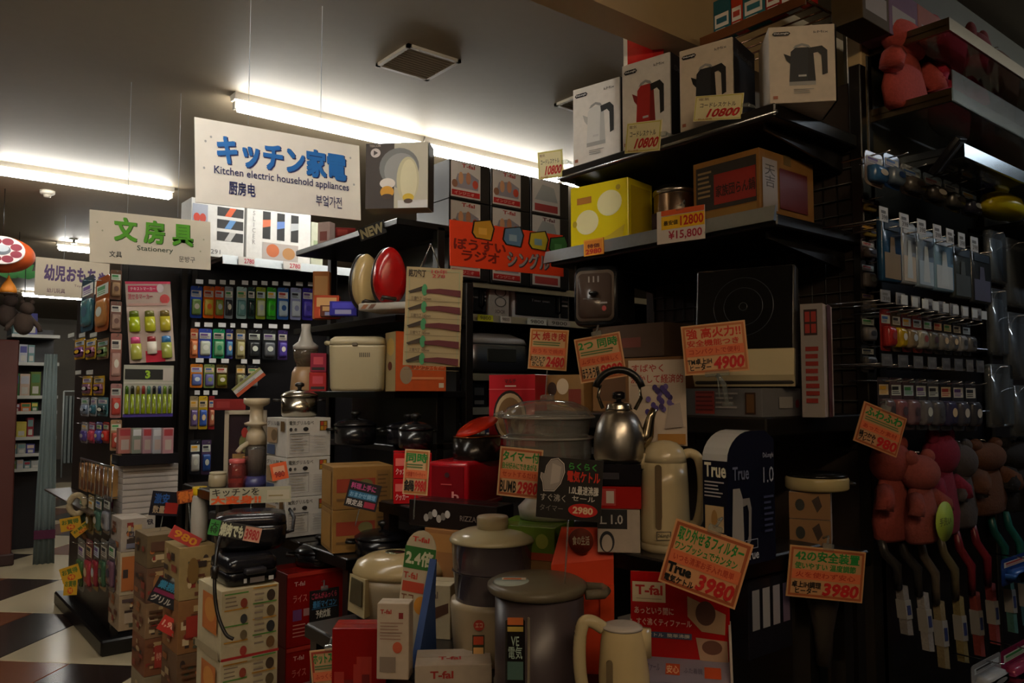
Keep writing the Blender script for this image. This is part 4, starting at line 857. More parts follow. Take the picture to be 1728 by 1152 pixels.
card('pop_sign', 'black NEW sign cut out in cream letters above the slicers', [(603, 386), (648, 371), (652, 392), (610, 408)], 3.5, '15120f', [('F', 't', .06, .12, .94, .88, 'NEW', 'a89a70', .05)], cat='sign', group=None, deg=-50, clip=None)
s = slot(566, 600, 385, 404, D=3.85, z=2.25); s.H = .05
carton('spice_box', 'small dark red carton lying on the end shelf', s, .1, '8a1a14', [('F', 'r', .1, .2, .6, .8, 'b0301c')])
s = slot(536, 556, 375, 408, D=4.05, deg=-60, z=2.25)
carton('spice_box', 'pale pink slim carton at the tip of the end shelf', s, .05, 'b8a098', [('F', 'r', .2, .2, .8, .6, '8a5048')])
# ---- egg shaped slicers
def slicer(label, a, b, t, bo, D, z, col, yaw):
    s = slot(a, b, t, bo, D=D, z=z); o = empty('ham_slicer', label, 'slicer', s, .14, group='egg shaped slicers'); o.rotation_euler = (0, 0, s.th + yaw); W, H = s.W, s.H
    n = 36; prof = lambda k: [(x * k, z2 * k) for x, z2 in egg]
    egg = []
    for q in range(n):
        an = 2 * math.pi * q / n; x = W * .5 * math.cos(an) * (1.0 - .12 * math.sin(an)); zz = H * .46 * math.sin(an)
        egg.append((x, zz))
    mb = MB(); mb.loft([[(x * k, y, H * .5 + zz * k) for x, zz in egg] for y, k in ((-.05, .55), (-.046, .75), (-.034, .92), (-.015, 1.0), (.005, 1.0), (.014, .96))], (col, 'gloss')); mb.build('cover', o)
    mb = MB(); mb.loft([[(x * k, y, H * .5 + zz * k) for x, zz in egg] for y, k in ((.012, 1.02), (.03, 1.04), (.05, .9))], ('1a1614', 'plastic')); mb.build('blade_guard', o)
    mb = MB(); mb.tube([(-W * .3, -.05, H * .12), (-W * .34, -.075, H * .14), (W * .05, -.075, H * .12), (W * .08, -.05, H * .12)], .008, ('2a2018', 'plastic'), 8); mb.build('handle', o)
    return s
Z2 = 1.83
slicer('red egg shaped slicer standing in front on the end shelf', 628, 686, 408, 515, 3.2, Z2 + .012, '9c1010', .25)
slicer('cream egg shaped slicer behind the red slicer', 592, 640, 420, 512, 3.32, Z2 + .012, 'b09868', .5)
s = slot(604, 690, 506, 528, D=3.2, deg=-60, z=Z2)
mb = MB(); mb.box(-s.W / 2, s.W / 2, -.09, .09, 0, .03, ('a09a90', 'plastic'), .006); o = mb.build('cutting_platform'); put(o, s, .18); tag(o, 'pale grey cutting platform under the egg shaped slicers', 'platform')
prints(o, s.W, .18, .03, [('F', 'p', [(.05, .2), (.15, .2), (.22, .8), (.12, .8)], '8a5a3a'), ('F', 'p', [(.2, .2), (.3, .2), (.37, .8), (.27, .8)], '6a4a38')])
for k, (a, b, t, bo, D, c, nm) in enumerate(((528, 556, 438, 500, 3.62, 'a86a38', 'orange and grey spice carton'), (530, 572, 498, 530, 3.58, 'b0401c', 'red and orange flat carton'), (556, 602, 508, 538, 3.45, '2a2696', 'deep blue carton'), (540, 580, 520, 545, 3.5, '5a2a1c', 'brown red carton'))):
    s = slot(a, b, t, bo, D=D, deg=-35, z=Z2 + (.06 if k == 0 else 0)); s.H = max(.05, min(s.H, .16))
    if k == 0: s.z = Z2; s.H = .22
    carton('parts_box', f'{nm} beside the slicers on the end shelf', s, .05, c, [('F', 'r', .1, .5, .9, .9, 'c89a60' if k != 2 else '3a36c0'), ('F', 'r', .2, .1, .8, .4, 'd05a30' if k < 2 else '8a8ab0')], group='cartons beside the slicers')
# ---- knife display card hanging in front
card('knife_display', 'beige hanging card with five rows of dark red knives', [(684, 449), (779, 455), (778, 619), (682, 616)], 2.62, 'a8946c', [('F', 't', .04, .90, .34, .975, '銘刀包丁', '3a2a1c', .04), ('F', 't', .44, .90, .72, .985, '10年\n278', 'b02c38', .01)] + sum([[('F', 'p', [(.04, .73 - k * .175 + .02), (.3, .73 - k * .175 + .08), (.3, .73 - k * .175 + .03), (.08, .73 - k * .175)], '332418'), ('F', 'c', .28, .71 - k * .175, .38, .83 - k * .175, '3f8a58'), ('F', 'p', [(.36, .74 - k * .175), (.6, .735 - k * .175), (.97, .71 - k * .175), (.97, .78 - k * .175), (.6, .79 - k * .175), (.36, .775 - k * .175)], '5c1a22'), ('F', 't', .1, .665 - k * .175, .45, .70 - k * .175, '三徳包丁 165mm', '4a3624', .01), ('F', 'r', .02, .655 - k * .175, .98, .66 - k * .175, '7a6848')] for k in range(5)], []), '8a9a78', cat='display card', group=None, deg=-30, clip=None, bt=.006)
o = empty('wire_hook', 'bent wire hook holding the knife display card', 'hook', loc=at(727, 452, 2.62), th=math.radians(-30))
mb = MB(); mb.tube([(-.035, 0, .0), (0, 0, .08), (.03, 0, .0)], .0025, CHROME, 6); mb.build('wire', o)
mb = MB(); mb.tube([(0, 0, .08), (0, .05, .09), (0, .6, .09)], .0025, CHROME, 6); mb.build('arm', o)
# ---- cream fryer, orange carton
s = slot(553, 648, 567, 660, D=3.35, deg=-38, z=1.5)
o = empty('deep_fryer', 'cream boxy deep fryer with rounded lid', 'fryer', s, .2); W, H = s.W, s.H
mb = MB(); mb.loft([[(x, y, z) for x, y in rrect(W * k, .2 * k, .03, 5)] for z, k in ((.0, .9), (.015, .96), (H * .8, 1.0), (H * .84, 1.0))], ('b0a484', 'plastic')); mb.build('body', o)
mb = MB(); mb.loft([[(x, y, z) for x, y in rrect(W * k, .2 * k, .03, 5)] for z, k in ((H * .85, 1.0), (H * .95, .97), (H * 1.0, .85))], ('b8ac8c', 'plastic')); ld = mb.build('lid', o)
mb = MB(); mb.box(-W * .07, W * .03, -.108, -.09, H * .82, H * .88, ('6a6050', 'plastic'), .003, 1); mb.build('latch', ld)
mb = MB()
for k in range(6): mb.box(W * .06 + k * .008, W * .06 + k * .008 + .004, -.1015, -.098, H * .62, H * .7, ('5a5244', 'plastic'))
mb.build('vent_slots', o)
mb = MB(); mb.tube([(-W * .5, 0, H * .88), (-W * .62, 0, H * .9), (-W * .5, .04, H * .9)], .01, ('b0a484', 'plastic'), 8); mb.build('handle', o)
s = slot(668, 753, 560, 658, D=3.34, deg=-12, z=1.5)
carton('fryer_box', 'orange carton behind the knife display card', s, .14, 'bc4c10', [('F', 'r', .3, .45, .98, .62, '9c3c0c'), ('F', 't', .35, .36, .95, .44, 'ノンフライヤー', 'd89068', .01), ('F', 'c', .08, .12, .32, .42, '9a8468'), ('F', 'r', .85, .06, .95, .14, 'c8b8a0'), ('F', 'r', .3, .2, .95, .24, 'd08050'), ('L', 'r', .05, .0, 1, 1, 'a89468'), ('L', 'c', .2, .6, .9, .9, 'c09a50'), ('L', 'c', .3, .35, .7, .5, '5a2418')])
for k, (a, b, t, bo, c, lab) in enumerate(((524, 551, 574, 604, '8a1a34', 'crimson patterned carton left of the cream fryer'), (522, 551, 604, 634, 'a01c1c', 'bright red carton under the crimson carton'))):
    s = slot(a, b, t, bo, D=3.5, deg=-30, z=1.5 + (.0 if k else .085)); s.H = .083
    carton('mixer_box', lab, s, .1, c, [('F', 'r', .1, .1, .9, .25, '1a0e10'), ('F', 'r', .2, .4, .8, .8, 'b83c4a')])
# ---- pots, pans
def pan(name, label, a, b, bo, D, z, hh, col, knobc='15130f', handle=True, lidc=None):
    s = slot(a, b, bo - 40, bo, D=D, z=z); o = empty(name, label, 'pot', s, s.W); r = s.W / 2 * .9
    mb = MB(); mb.lathe([(r * .9, 0), (r, .01), (r, hh), (r * .97, hh)], col, 36); mb.build('body', o)
    mb = MB(); mb.lathe([(r * 1.03, hh), (r * 1.03, hh + .006), (r * .8, hh + .02), (r * .3, hh + .03), (.001, hh + .031)], lidc or col, 36); ld = mb.build('lid', o)
    mb = MB(); mb.lathe([(.008, hh + .03), (.009, hh + .04), (.02, hh + .046), (.02, hh + .056), (.01, hh + .062)], (knobc, 'plastic'), 18); mb.build('knob', ld)
    if handle:
        for q in (-1, 1):
            mb = MB(); mb.tube([(q * r, -.025, hh * .8), (q * (r + .03), -.02, hh * .82), (q * (r + .03), .02, hh * .82), (q * r, .025, hh * .8)], .006, (knobc, 'plastic'), 8); mb.build('handle', o)
    return o
pan('saucepan', 'shiny steel saucepan with black knob on the white cartons', 470, 540, 703, 3.35, 1.392, .085, ('b8b0a0', 'metal'), '17120f')
pan('casserole', 'black casserole under the cream fryer', 560, 640, 700, 3.3, 1.275, .08, ('131214', 'gloss'))
pan('casserole', 'wide black casserole beside the orange cartons', 648, 730, 735, 3.3, 1.275, .07, ('151317', 'gloss'))
# ---- white carton stack
for k in range(3):
    s = slot(483, 557, 700, 890, Y=3.12, z=.905 + .162 * k); s.H = .16
    carton('pot_box', f'white printed carton, {["bottom", "middle", "top"][k]} of the three under the steel saucepan', s, .21, 'bcb8b0', [('F', 't', .05, .82, .6, .93, '電気グリルなべ', '3a3836', .01), ('F', 'r', .74, .66, .92, .92, '5a4018'), ('F', 'r', .76, .8, .825, .9, 'a83820'), ('F', 'r', .84, .8, .9, .9, 'a88020'), ('F', 'r', .76, .68, .825, .78, 'a88020'), ('F', 'r', .84, .68, .9, .78, 'a86020'), ('F', 'c', .36, .66, .48, .77, '1c1a1a'), ('F', 'c', .05, .66, .12, .76, '2a2828'), ('F', 'c', .16, .67, .22, .75, '55504c'), ('F', 'q', .06, .1, .5, .6, .01, '8a8682')] + rows('F', .08, .14, .46, .56, 6, '9a9692', .35, .3, k) + rows('F', .6, .1, .9, .55, 7, 'a8a4a0', .3, .4, k + 5) + [('F', 'r', .06, .59, .5, .61, '2a2826'), ('L', 't', .1, .8, .7, .92, 'グリル鍋', '3a3836', .01), ('L', 'r', .76, .66, .95, .92, '5a4018'), ('L', 'r', .1, .35, .6, .75, '9a8060'), ('L', 'c', .3, .4, .6, .7, '6a5438'), ('L', 'r', .1, .05, .5, .3, '3a4a6a')], group='white electric pot cartons')
table('low black table under the white and orange cartons', 1.36, 1.95, 3.02, 4.1, .90)
s = None
# ---- orange brown cartons
for k in range(2):
    s = slot(562, 663, 738, 880, D=3.0, deg=-14, z=.905 + k * .158); s.H = .156
    carton('cooker_box', f'brown orange carton, {["lower", "upper"][k]} of two beside the white carton stack', s, .2, '8a642c', [('F', 'r', .06, .4, .7, .72, '8a3018'), ('F', 'c', .42, .44, .66, .7, '6a6438'), ('F', 'r', .06, .2, .5, .26, '6a4a20'), ('F', 'r', .72, .1, .95, .9, '7a5826')] + rows('F', .74, .2, .92, .8, 6, '5a3e18', .35, .3, k) + [('L', 'r', .1, .1, .9, .9, '9a7030')], group='brown orange cooker cartons')
table('small black riser under the orange cartons', 1.36, 1.9, 2.62, 3.0, .90)
for k in range(2):
    s = slot(664, 728, 760, 866, D=2.85, deg=-30, z=1.102 + k * .09); s.H = .088
    carton('cooker_box', f'{["lower", "upper"][k]} bright red carton behind the narrow price card', s, .14, 'b4141c', [('F', 'r', .05, .5, .4, .8, 'd86a60'), ('F', 'c', .6, .2, .9, .8, '8a2020'), ('F', 't', .06, .15, .4, .4, 'クッカー', 'e8b0a8', .02)], group='bright red cooker cartons', kind='gloss')
pan('casserole', 'black cooking pot on the red cartons beside the black post', 668, 735, 757, 2.95, 1.285, .07, ('131215', 'gloss'), handle=False)
card('price_card', 'black pop card with pink and blue handwriting on the orange cartons', [(587, 808), (640, 818), (638, 866), (584, 852)], 2.8, '1a1416', [('F', 't', .08, .7, .85, .92, '料理上手に', 'c04a8a', .03), ('F', 'r', .06, .36, .94, .62, '2a6a90'), ('F', 't', .1, .4, .9, .58, 'おまかせ調理', '8ab8d8', .02), ('F', 't', .06, .08, .55, .3, '限定品', 'd8d0c8', .02), ('F', 'r', .6, .08, .94, .3, 'a02040')], None, deg=-30, clip=None, rod=.06)
# ---- slow juicer, photo frame box, jars
RZ = 1.08
table('small black rack holding the white juicer', 1.14, 1.36, 3.34, 3.80, RZ)
s = slot(408, 456, 672, 815, D=3.47, z=RZ)
o = empty('slow_juicer', 'tall white slow juicer with clear chamber and wide feed cup', 'juicer', s, .13); H = s.H
IV = ('b8a88c', 'plastic')
mb = MB(); mb.lathe([(.052, 0), (.054, .02), (.045, .05)], ('3a3a6a', 'plastic'), 28); mb.build('foot', o)
mb = MB(); mb.lathe([(.044, .05), (.046, H * .4), (.04, H * .5)], ('b0a8a4', 'clear'), 28); mb.build('chamber', o)
mb = MB(); mb.lathe([(.03, .05), (.032, H * .42)], ('9a8a74', 'plastic'), 24); mb.build('auger', o)
mb = MB(); mb.lathe([(.047, H * .48), (.04, H * .6), (.024, H * .68), (.05, H * .7), (.052, H * .72), (.03, H * .74), (.028, H * .9), (.05, H * .93), (.056, H * .95), (.056, H * 1.0), (.05, H * 1.0)], IV, 32); mb.build('feed_tube', o)
mb = MB(); mb.tube([(-.03, -.02, H * .5), (-.06, -.04, H * .45), (-.075, -.05, H * .4)], .012, IV, 10); mb.build('spout', o)
s = slot(378, 450, 692, 800, D=3.68, deg=-20, z=RZ)
o = empty('picture_frame', 'white framed sample picture behind the juicer', 'frame', s, .03); W, H = s.W, s.H
mb = MB()
for q in ((-W / 2, W / 2, 0, .02), (-W / 2, W / 2, H - .02, H), (-W / 2, -W / 2 + .02, 0, H), (W / 2 - .02, W / 2, 0, H)): mb.box(q[0], q[1], -.012, .012, q[2], q[3], ('a89c88', 'paper'), .002, 1)
mb.build('frame', o)
mb = MB(); mb.box(-W / 2 + .01, W / 2 - .01, .0, .006, .01, H - .01, ('2c2026', 'gloss')); pc_ = mb.build('picture', o)
prints(o, W, .0, H, [('F', 'c', .35, .4, .75, .7, '6a6a3a'), ('F', 'r', .2, .1, .5, .4, '8a6a3a'), ('F', 'p', [(.5, .7), (.7, .72), (.62, .9)], '7a8a70'), ('F', 'c', .4, .62, .55, .76, 'b02c20')])
s = slot(360, 415, 668, 692, D=3.68, deg=-20, z=1.5); s.z = RZ + H + .001; s.H = .05
carton('recipe_box', 'dark red carton lying on top of the picture frame', s, .1, '7c1010', [('F', 'r', .1, .2, .5, .8, '8a1a18')])
def jar(label, a, b, t, bo, D, col, lid, kind='clear', z=RZ):
    s = slot(a, b, t, bo, D=D, z=z); o = empty('storage_jar', label, 'jar', s, s.W); r = s.W / 2; H = s.H
    mb = MB(); mb.lathe([(r * .85, 0), (r * .95, .006), (r, H * .4), (r * .95, H * .8), (r * .8, H * .86)], (col, kind), 24); mb.build('body', o)
    mb = MB(); mb.lathe([(r * .86, H * .85), (r * .9, H * .87), (r * .9, H * .98), (r * .8, H)], (lid, 'plastic'), 24); mb.build('lid', o)
jar('pink tinted clear jar beside the juicer', 384, 416, 775, 822, 3.45, 'd87a74', 'c85a58')
jar('cream ribbed jar at the rack corner', 351, 384, 797, 840, 3.5, 'a89a7c', 'b8ac90', 'plastic')
jar('orange clear jar half behind the pink jar', 408, 424, 770, 805, 3.52, 'd89a4a', 'c87a30')
jar('grey white tub with yellow lid beside the rack', 322, 352, 822, 880, 3.5, 'a8a49a', 'c8a818', 'plastic', z=.846)
card('price_tag', 'orange price tag on the clear juicer chamber', [(455, 783), (484, 778), (486, 806), (460, 812)], 3.1, 'd85a28', [('F', 'r', .15, .4, .85, .8, 'd8a080'), ('F', 't', .2, .15, .8, .5, '980', '8a1a10', .03)], cat='price tag', group=None, deg=-35, clip=None)
card('sale_strip', 'long white sale strip with orange ragged lettering', [(352, 824), (490, 820), (492, 846), (356, 852)], 3.0, 'a8a48c', [('F', 't', .03, .5, .6, .96, 'キッチンを', '2a2620', .01), ('F', 't', .02, .02, .62, .5, '大変身!!', 'd8561c', .06), ('F', 'r', .7, .2, .98, .8, 'b8b09a'), ('F', 'r', .72, .4, .9, .48, '8a7a50')], cat='sale strip', group=None, deg=-22, clip=None, rod=.15)
# ================================================================ FRONT LEFT PILE
gw = []
for k in range(2):
    gw.append([('F', 'r', .05, .93 - q * .23, .46, .95 - q * .23, ('4f8a38', 'b8842c')[(q + k) % 2]) for q in range(4)] + [('F', 'r', .54, .97 - q * .23, .96, .99 - q * .23, ('b8842c', '4f8a38')[(q + k) % 2]) for q in range(4)] + sum([[('F', 'c', .78, .76 - q * .23, .93, .93 - q * .23, ('3a2c20', '5a4a30', '2c2c2c', '6a4a28')[q]), ('F', 'c', .32, .72 - q * .23, .44, .86 - q * .23, ('8a3a28', '3a3a3a', '6a5a40', 'a03a30')[q])] for q in range(4)], []) + rows('F', .06, .72, .3, .9, 3, '7a6a58', .3, .3, k) + rows('F', .56, .1, .74, .9, 9, '8a7a68', .3, .3, k + 3) + [('L', 'r', .3, .35, .9, .9, 'b8682c'), ('L', 'c', .4, .5, .85, .85, 'c8863c'), ('L', 'r', .0, .0, 1, .12, '9a8a6a'), ('F', 'r', 0, 0, 1, .04, 'a82420')])
for k in range(3):
    s = slot(373, 470, 980, 1092, Y=2.72, z=.135 + .232 * k); s.H = .23; s.W *= .995
    carton('sandwich_maker_box', f'cream carton with green and orange stripes, {["bottom", "middle", "top"][k]} of its stack', s, .24, 'b8aa88', gw[k % 2], group='cream striped cartons')
GT = .135 + .232 * 3
s = slot(376, 467, 1100, 1152, Y=2.74, z=.0); s.H = .133
carton('display_riser', 'low black box on the floor under the cream striped cartons', s, .2, '17151a', [('F', 'r', .1, .2, .9, .3, '2a282c')])
s = slot(385, 472, 918, 966, Y=2.74, z=GT); s.H = .10
o = empty('sandwich_press', 'black sandwich press on top of the striped cartons', 'press', s, .2); W = s.W
mb = MB(); mb.loft([[(x, y, z) for x, y in rrect(W * k, .2 * k, .03, 5)] for z, k in ((0, .9), (.01, 1), (.04, 1), (.045, .97))], ('131214', 'gloss')); mb.build('base', o)
mb = MB(); mb.loft([[(x, y, z) for x, y in rrect(W * k, .2 * k, .03, 5)] for z, k in ((.047, .97), (.052, 1), (.08, .98), (.098, .8))], ('17161a', 'gloss')); ld = mb.build('lid', o)
mb = MB(); mb.box(-W * .2, W * .2, -.125, -.09, .04, .06, ('2a282c', 'plastic'), .006); mb.build('handle', ld)
prints(o, W, .202, .1, [('F', 'r', .3, .1, .36, .25, 'c0c0c0'), ('F', 'r', .42, .08, .7, .26, '8a8488'), ('F', 'r', .78, .1, .88, .24, 'd0d0d0')])
s = slot(352, 492, 842, 922, D=2.86, deg=-22, z=GT + .1)
o = empty('hot_plate', 'black electric griddle with a looped handle and bright sale letters', 'griddle', s, .2); W = s.W; H = .13
mb = MB(); mb.loft([[(x, y, z) for x, y in rrect(W * .9 * k, .2 * k, .05, 6)] for z, k in ((0, .8), (.02, .95), (.07, 1), (.09, .98))], ('161518', 'gloss')); mb.build('base', o)
mb = MB(); mb.loft([[(x, y, z) for x, y in rrect(W * .9 * k, .2 * k, .05, 6)] for z, k in ((.091, .99), (.12, .95), (H, .7))], ('1d1b20', 'gloss')); mb.build('lid', o)
mb = MB(); mb.tube([(W * .40, -.04, .05), (W * .52, -.05, .06), (W * .54, 0, .1), (W * .50, .03, .12)], .007, ('2a282c', 'plastic'), 8); mb.build('handle', o)
card('sale_sign', 'green and pink handwritten sale sign in front of the griddle', [(352, 874), (440, 890), (440, 916), (354, 902)], 2.62, '2a2620', [('F', 'r', 0, 0, .2, 1, '3a8a3a'), ('F', 't', .03, .15, .17, .85, '大\n特', '123a14', .03), ('F', 't', .22, .1, .66, .9, '焼肉でも', 'c8c8a8', .05), ('F', 'r', .68, .0, 1, .95, 'c8947c'), ('F', 't', .7, .1, .97, .8, '3980', 'b02a28', .03)], cat='sign', group=None, deg=-25, clip=None)
# red rice cooker cartons with a pop card
for k in range(3):
    s = slot(484, 580, 968, 1100, Y=2.86, z=.005 + .272 * k); s.H = .27
    carton('rice_cooker_box', f'red rice cooker carton, {["bottom", "middle", "top"][k]} of the stack beside the cream striped cartons', s, .18, '8e1410', [('F', 't', .12, .82, .3, .88, 'T-fal', 'd8a098', .02), ('F', 'r', .1, .35, .25, .5, '6a3a70'), ('F', 'r', .28, .4, .42, .5, 'a87a78'), ('F', 't', .1, .6, .34, .7, 'ライス', 'c86a60', .01)] + rows('F', .1, .1, .4, .3, 4, 'c87a70', .3, .3, k) + [('F', 'r', 0, .95, 1, 1, 'b02a1c'), ('L', 'r', 0, 0, 1, 1, '6a100c')], group='red rice cooker cartons', kind='gloss')
card('price_card', 'black pop card with pink and blue handwriting on the red cartons', [(517, 998), (571, 990), (572, 1040), (528, 1050)], 3.07, '14100f', [('F', 't', .06, .72, .92, .92, 'ごはんがふっくら', 'a83a50', .03), ('F', 't', .1, .44, .9, .66, '最新マイコン', '3a7aa8', .03), ('F', 'r', .06, .4, .94, .42, '2a6a90'), ('F', 't', .2, .1, .7, .36, '予約炊飯', 'c8c4b8', .02)], None, deg=0, clip='top')
# ---- cream rice cooker
s = slot(590, 756, 945, 1058, D=2.42, z=T5)
o = empty('rice_cooker', 'cream and brown rice cooker with a tilted display panel', 'rice cooker', s, .24); W, H = s.W, s.H
o.rotation_euler = (0, 0, s.th - .35)
BG = ('a08c64', 'gloss')
mb = MB(); mb.loft([oval(W * .42, .105, 0), oval(W * .47, .115, .01), oval(W * .5, .125, H * .5), oval(W * .5, .125, H * .68)], ('8a7a60', 'plastic')); mb.build('body', o)
mb = MB(); mb.loft([oval(W * .505, .127, H * .66), oval(W * .51, .128, H * .74), oval(W * .46, .115, H * .88), oval(W * .34, .09, H * .97), oval(W * .15, .04, H)], BG); ld = mb.build('lid', o)
mb = MB(); mb.loft([oval(W * .12, .03, H * .99, cx=-W * .05), oval(W * .1, .025, H * 1.01, cx=-W * .05)], ('6a6a54', 'metal')); mb.build('steam_vent', ld)
mb = MB(); mb.loft([[(-W * .5, -.06, H * .12), (-W * .2, -.14, H * .12), (-W * .2, -.135, H * .7), (-W * .48, -.06, H * .7)], [(-W * .48, -.05, H * .12), (-W * .18, -.1, H * .12), (-W * .18, -.1, H * .68), (-W * .46, -.05, H * .68)]], ('a8966e', 'plastic'), False); pn = mb.build('front_panel', o)
mb = MB(); mb.loft([[(-W * .46, -.075, H * .28), (-W * .24, -.136, H * .28), (-W * .24, -.133, H * .66), (-W * .44, -.076, H * .66)], [(-W * .46, -.07, H * .28), (-W * .24, -.13, H * .28), (-W * .24, -.127, H * .66), (-W * .44, -.07, H * .66)]], ('3a3424', 'gloss'), False); mb.build('display', pn)
# tall standing promo card with blue foot
s = slot(652, 714, 895, 1145, D=2.1, deg=-52)
s.z = T5; o = empty('promo_stand', 'tall rounded white promo card on a blue folded foot', 'display', s, .05); W = s.W; H = hplane(683, 895, at(683, 1000, 2.1), s.th).z - T5
sh = [(-W * .42, 0), (W * .42, 0), (W * .42, H * .84)] + [(W * .42 * math.cos(a), H * .84 + H * .16 * math.sin(a)) for a in [k * math.pi / 10 for k in range(1, 10)]] + [(-W * .42, H * .84)]
o.rotation_euler = (0, math.radians(7), s.th)
mb = MB(); mb.prism(sh, -.002, .002, ('b8ab90', 'paper')); mb.build('card_sheet', o)
prints(o, W * .84, .005, H, [('F', 't', .2, .91, .75, .95, 'T-fal', 'c03a2c', .03), ('F', 'r', .0, .70, 1, .87, '2f6a2a'), ('F', 't', .06, .73, .94, .84, '2.4倍', 'c8c8a8', .05), ('F', 't', .05, .62, .5, .67, 'T-fal', 'b83a28', .02), ('F', 'r', .05, .52, .75, .60, 'b8442c'), ('F', 'c', .5, .36, .95, .5, 'c8862c'), ('F', 't', .05, .44, .45, .5, 'エコ', '7a4a30', .02), ('F', 'r', .2, .3, .5, .36, 'd0a838')])
mb = MB(); mb.prism([(-.06, 0), (.10, 0), (.03, H * .45), (.0, H * .8), (-.004, H * .8)], W * .28, W * .46, ('33508a', 'paper'), axis='x'); mb.build('foot', o)
s = slot(636, 690, 1012, 1140, D=1.98, deg=-44); s.z = T5; H = hplane(663, 1018, at(663, 1080, 1.98), s.th).z - T5; s.H = H
carton('filter_box', 'slim white carton with red print in front of the promo card', s, .05, 'bcac98', [('F', 't', .1, .86, .45, .92, 'T-fal', 'b02c24', .03), ('F', 'r', .68, .8, .82, .88, '8a2a28')] + rows('F', .1, .5, .85, .75, 6, '9a7a6a', .35, .3) + [('F', 'c', .5, .35, .8, .5, 'c05a3c'), ('F', 'r', .1, .1, .6, .3, '8a7a6c')])
s = slot(700, 830, 1085, 1152, D=1.95, deg=-35); s.z = T5; s.H = .045
carton('steamer_tray', 'flat white carton with red lettering at the foot of the steamer', s, .12, 'b0a292', [('F', 't', .2, .3, .5, .7, 'T-fal', 'a83028', .03), ('T', 't', .3, .3, .6, .5, 'T-fal', 'a83028', .03)])
s = slot(690, 760, 1010, 1090, D=2.3, deg=-50, z=T5); s.H = .15
carton('rice_cooker_box', 'white photo carton between the rice cooker and the steamer', s, .1, 'a89878', [('F', 't', .4, .75, .7, .88, 'T-fal', '5a4638', .02), ('F', 'p', [(0, .1), (.95, .5), (.95, .68), (0, .4)], '4a2c18')])
card('price_card', 'handwritten 4980 card at the bottom edge under the red cartons', [(524, 1098), (590, 1090), (597, 1172), (527, 1180)], 2.3, 'c8a070', pc('ホットスチーム', 'ふっくら炊ける', '炊飯器', '4980'), 'a03a24', deg=-35, clip='top')
s = slot(560, 652, 1048, 1152, D=2.06, deg=-38, z=.004); s.H = .895
carton('gift_carton', 'tall red carton at the bottom edge before the low table', s, .08, '8a1410', busy('F', 5, ['b03a28', '6a0c0a', 'c8a090', 'a0281c'], 14, v=(.5, .97)), kind='gloss')
# ---- black pans beyond the red cartons
pan('frying_pan', 'black lidded pan on the red rice cooker cartons', 492, 588, 958, 3.08, .823, .05, ('121114', 'gloss'))
pan('frying_pan', 'large black lidded pan behind the cream rice cooker', 592, 700, 938, 2.85, .905, .06, ('131215', 'gloss'))
pan('frying_pan', 'shallow grey rimmed pan beside the rice cooker lid', 600, 690, 955, 2.95, .905, .04, ('8a8878', 'metal'), lidc=('17161a', 'gloss'))
# ---- cartons stacked left of the juicer rack
def stack(px0, px1, Y, boxes, word, grp, D=.22, z=.004):
    for k, (h, col, lab, spec) in enumerate(boxes):
        s = slot(px0, px1, 900, 1000, Y=Y, z=z); s.H = h - .002; z += h
        carton('goods_carton', lab, s, D, col, busy('F', len(lab) + k, ['6a3a22', '3a2a20', 'a8602c', 'b89a68', '8a2a20', '4a4a38', 'c8b088'], 16) + busy('L', len(lab) * 2 + k, ['6a3a22', '3a2a20', '9a5a2c', 'b0946a', '8a3a28'], 9) + spec, group=grp)
    return z
stack(303, 366, 3.5, [(.2, '8a7254', 'beige carton at the floor beside the cream striped cartons', [('F', 'r', .1, .2, .5, .8, '8a3a2c'), ('L', 'r', .1, .1, .9, .6, '9a5a3a')]), (.2, '6a4c30', 'brown carton second up beside the cream striped cartons', rows('F', .1, .2, .9, .8, 5, '6a4428', .5, .3)), (.22, '8a5c30', 'brown carton with red patch under the pink tag', [('F', 'r', .2, .3, .8, .7, 'a03020')]), (.22, '9a8050', 'tan carton on top, beside the grey tub', [('F', 'c', .2, .3, .5, .8, '7a5a2a')])], '', 'brown cartons left of the juicer rack')
stack(248, 302, 3.95, [(.19, '8a7a5e', 'pale carton on the floor at the pile corner', [('F', 'r', .3, .3, .9, .9, '8a7450')]), (.17, '7a4a2c', 'red brown carton above the pale floor carton', [('F', 'r', .3, .2, .9, .8, 'a83a2c'), ('F', 't', .35, .4, .85, .6, '特選品', 'd89a80', .02)]), (.16, '8a6a48', 'brown carton under the black and blue pop card', rows('F', .1, .2, .9, .8, 4, '5a3c24', .5, .3)), (.16, '6a4a34', 'dark brown patterned carton at pile corner', [('F', 'c', .2, .3, .45, .8, '9a6a3a'), ('F', 'c', .5, .2, .8, .7, 'a8763c')]), (.15, '6a5638', 'tan carton on top at the pile corner', [('F', 'r', .1, .5, .9, .8, '5a3a28')])], '', 'brown cartons at the pile corner')
stack(203, 246, 4.5, [(.18, '9a8468', 'tall pale carton low beside the black rack base', [('F', 'r', .1, .8, .6, .9, '4a3a3a'), ('F', 'r', .2, .2, .7, .5, 'a8947c')]), (.22, 'b0a084', 'white carton with orange band beside the stationery rack', [('F', 'r', .05, .1, .9, .9, 'a8602c'), ('F', 'r', .1, .4, .3, .6, '3a2c28')]), (.17, 'a09488', 'white carton under the white paper reams', [('F', 't', .3, .45, .95, .6, 'ロロロ', '3a3440', .04), ('F', 'r', .2, .1, .6, .25, '6a6a7a')])], '', 'cartons beside the stationery rack', z=.27)
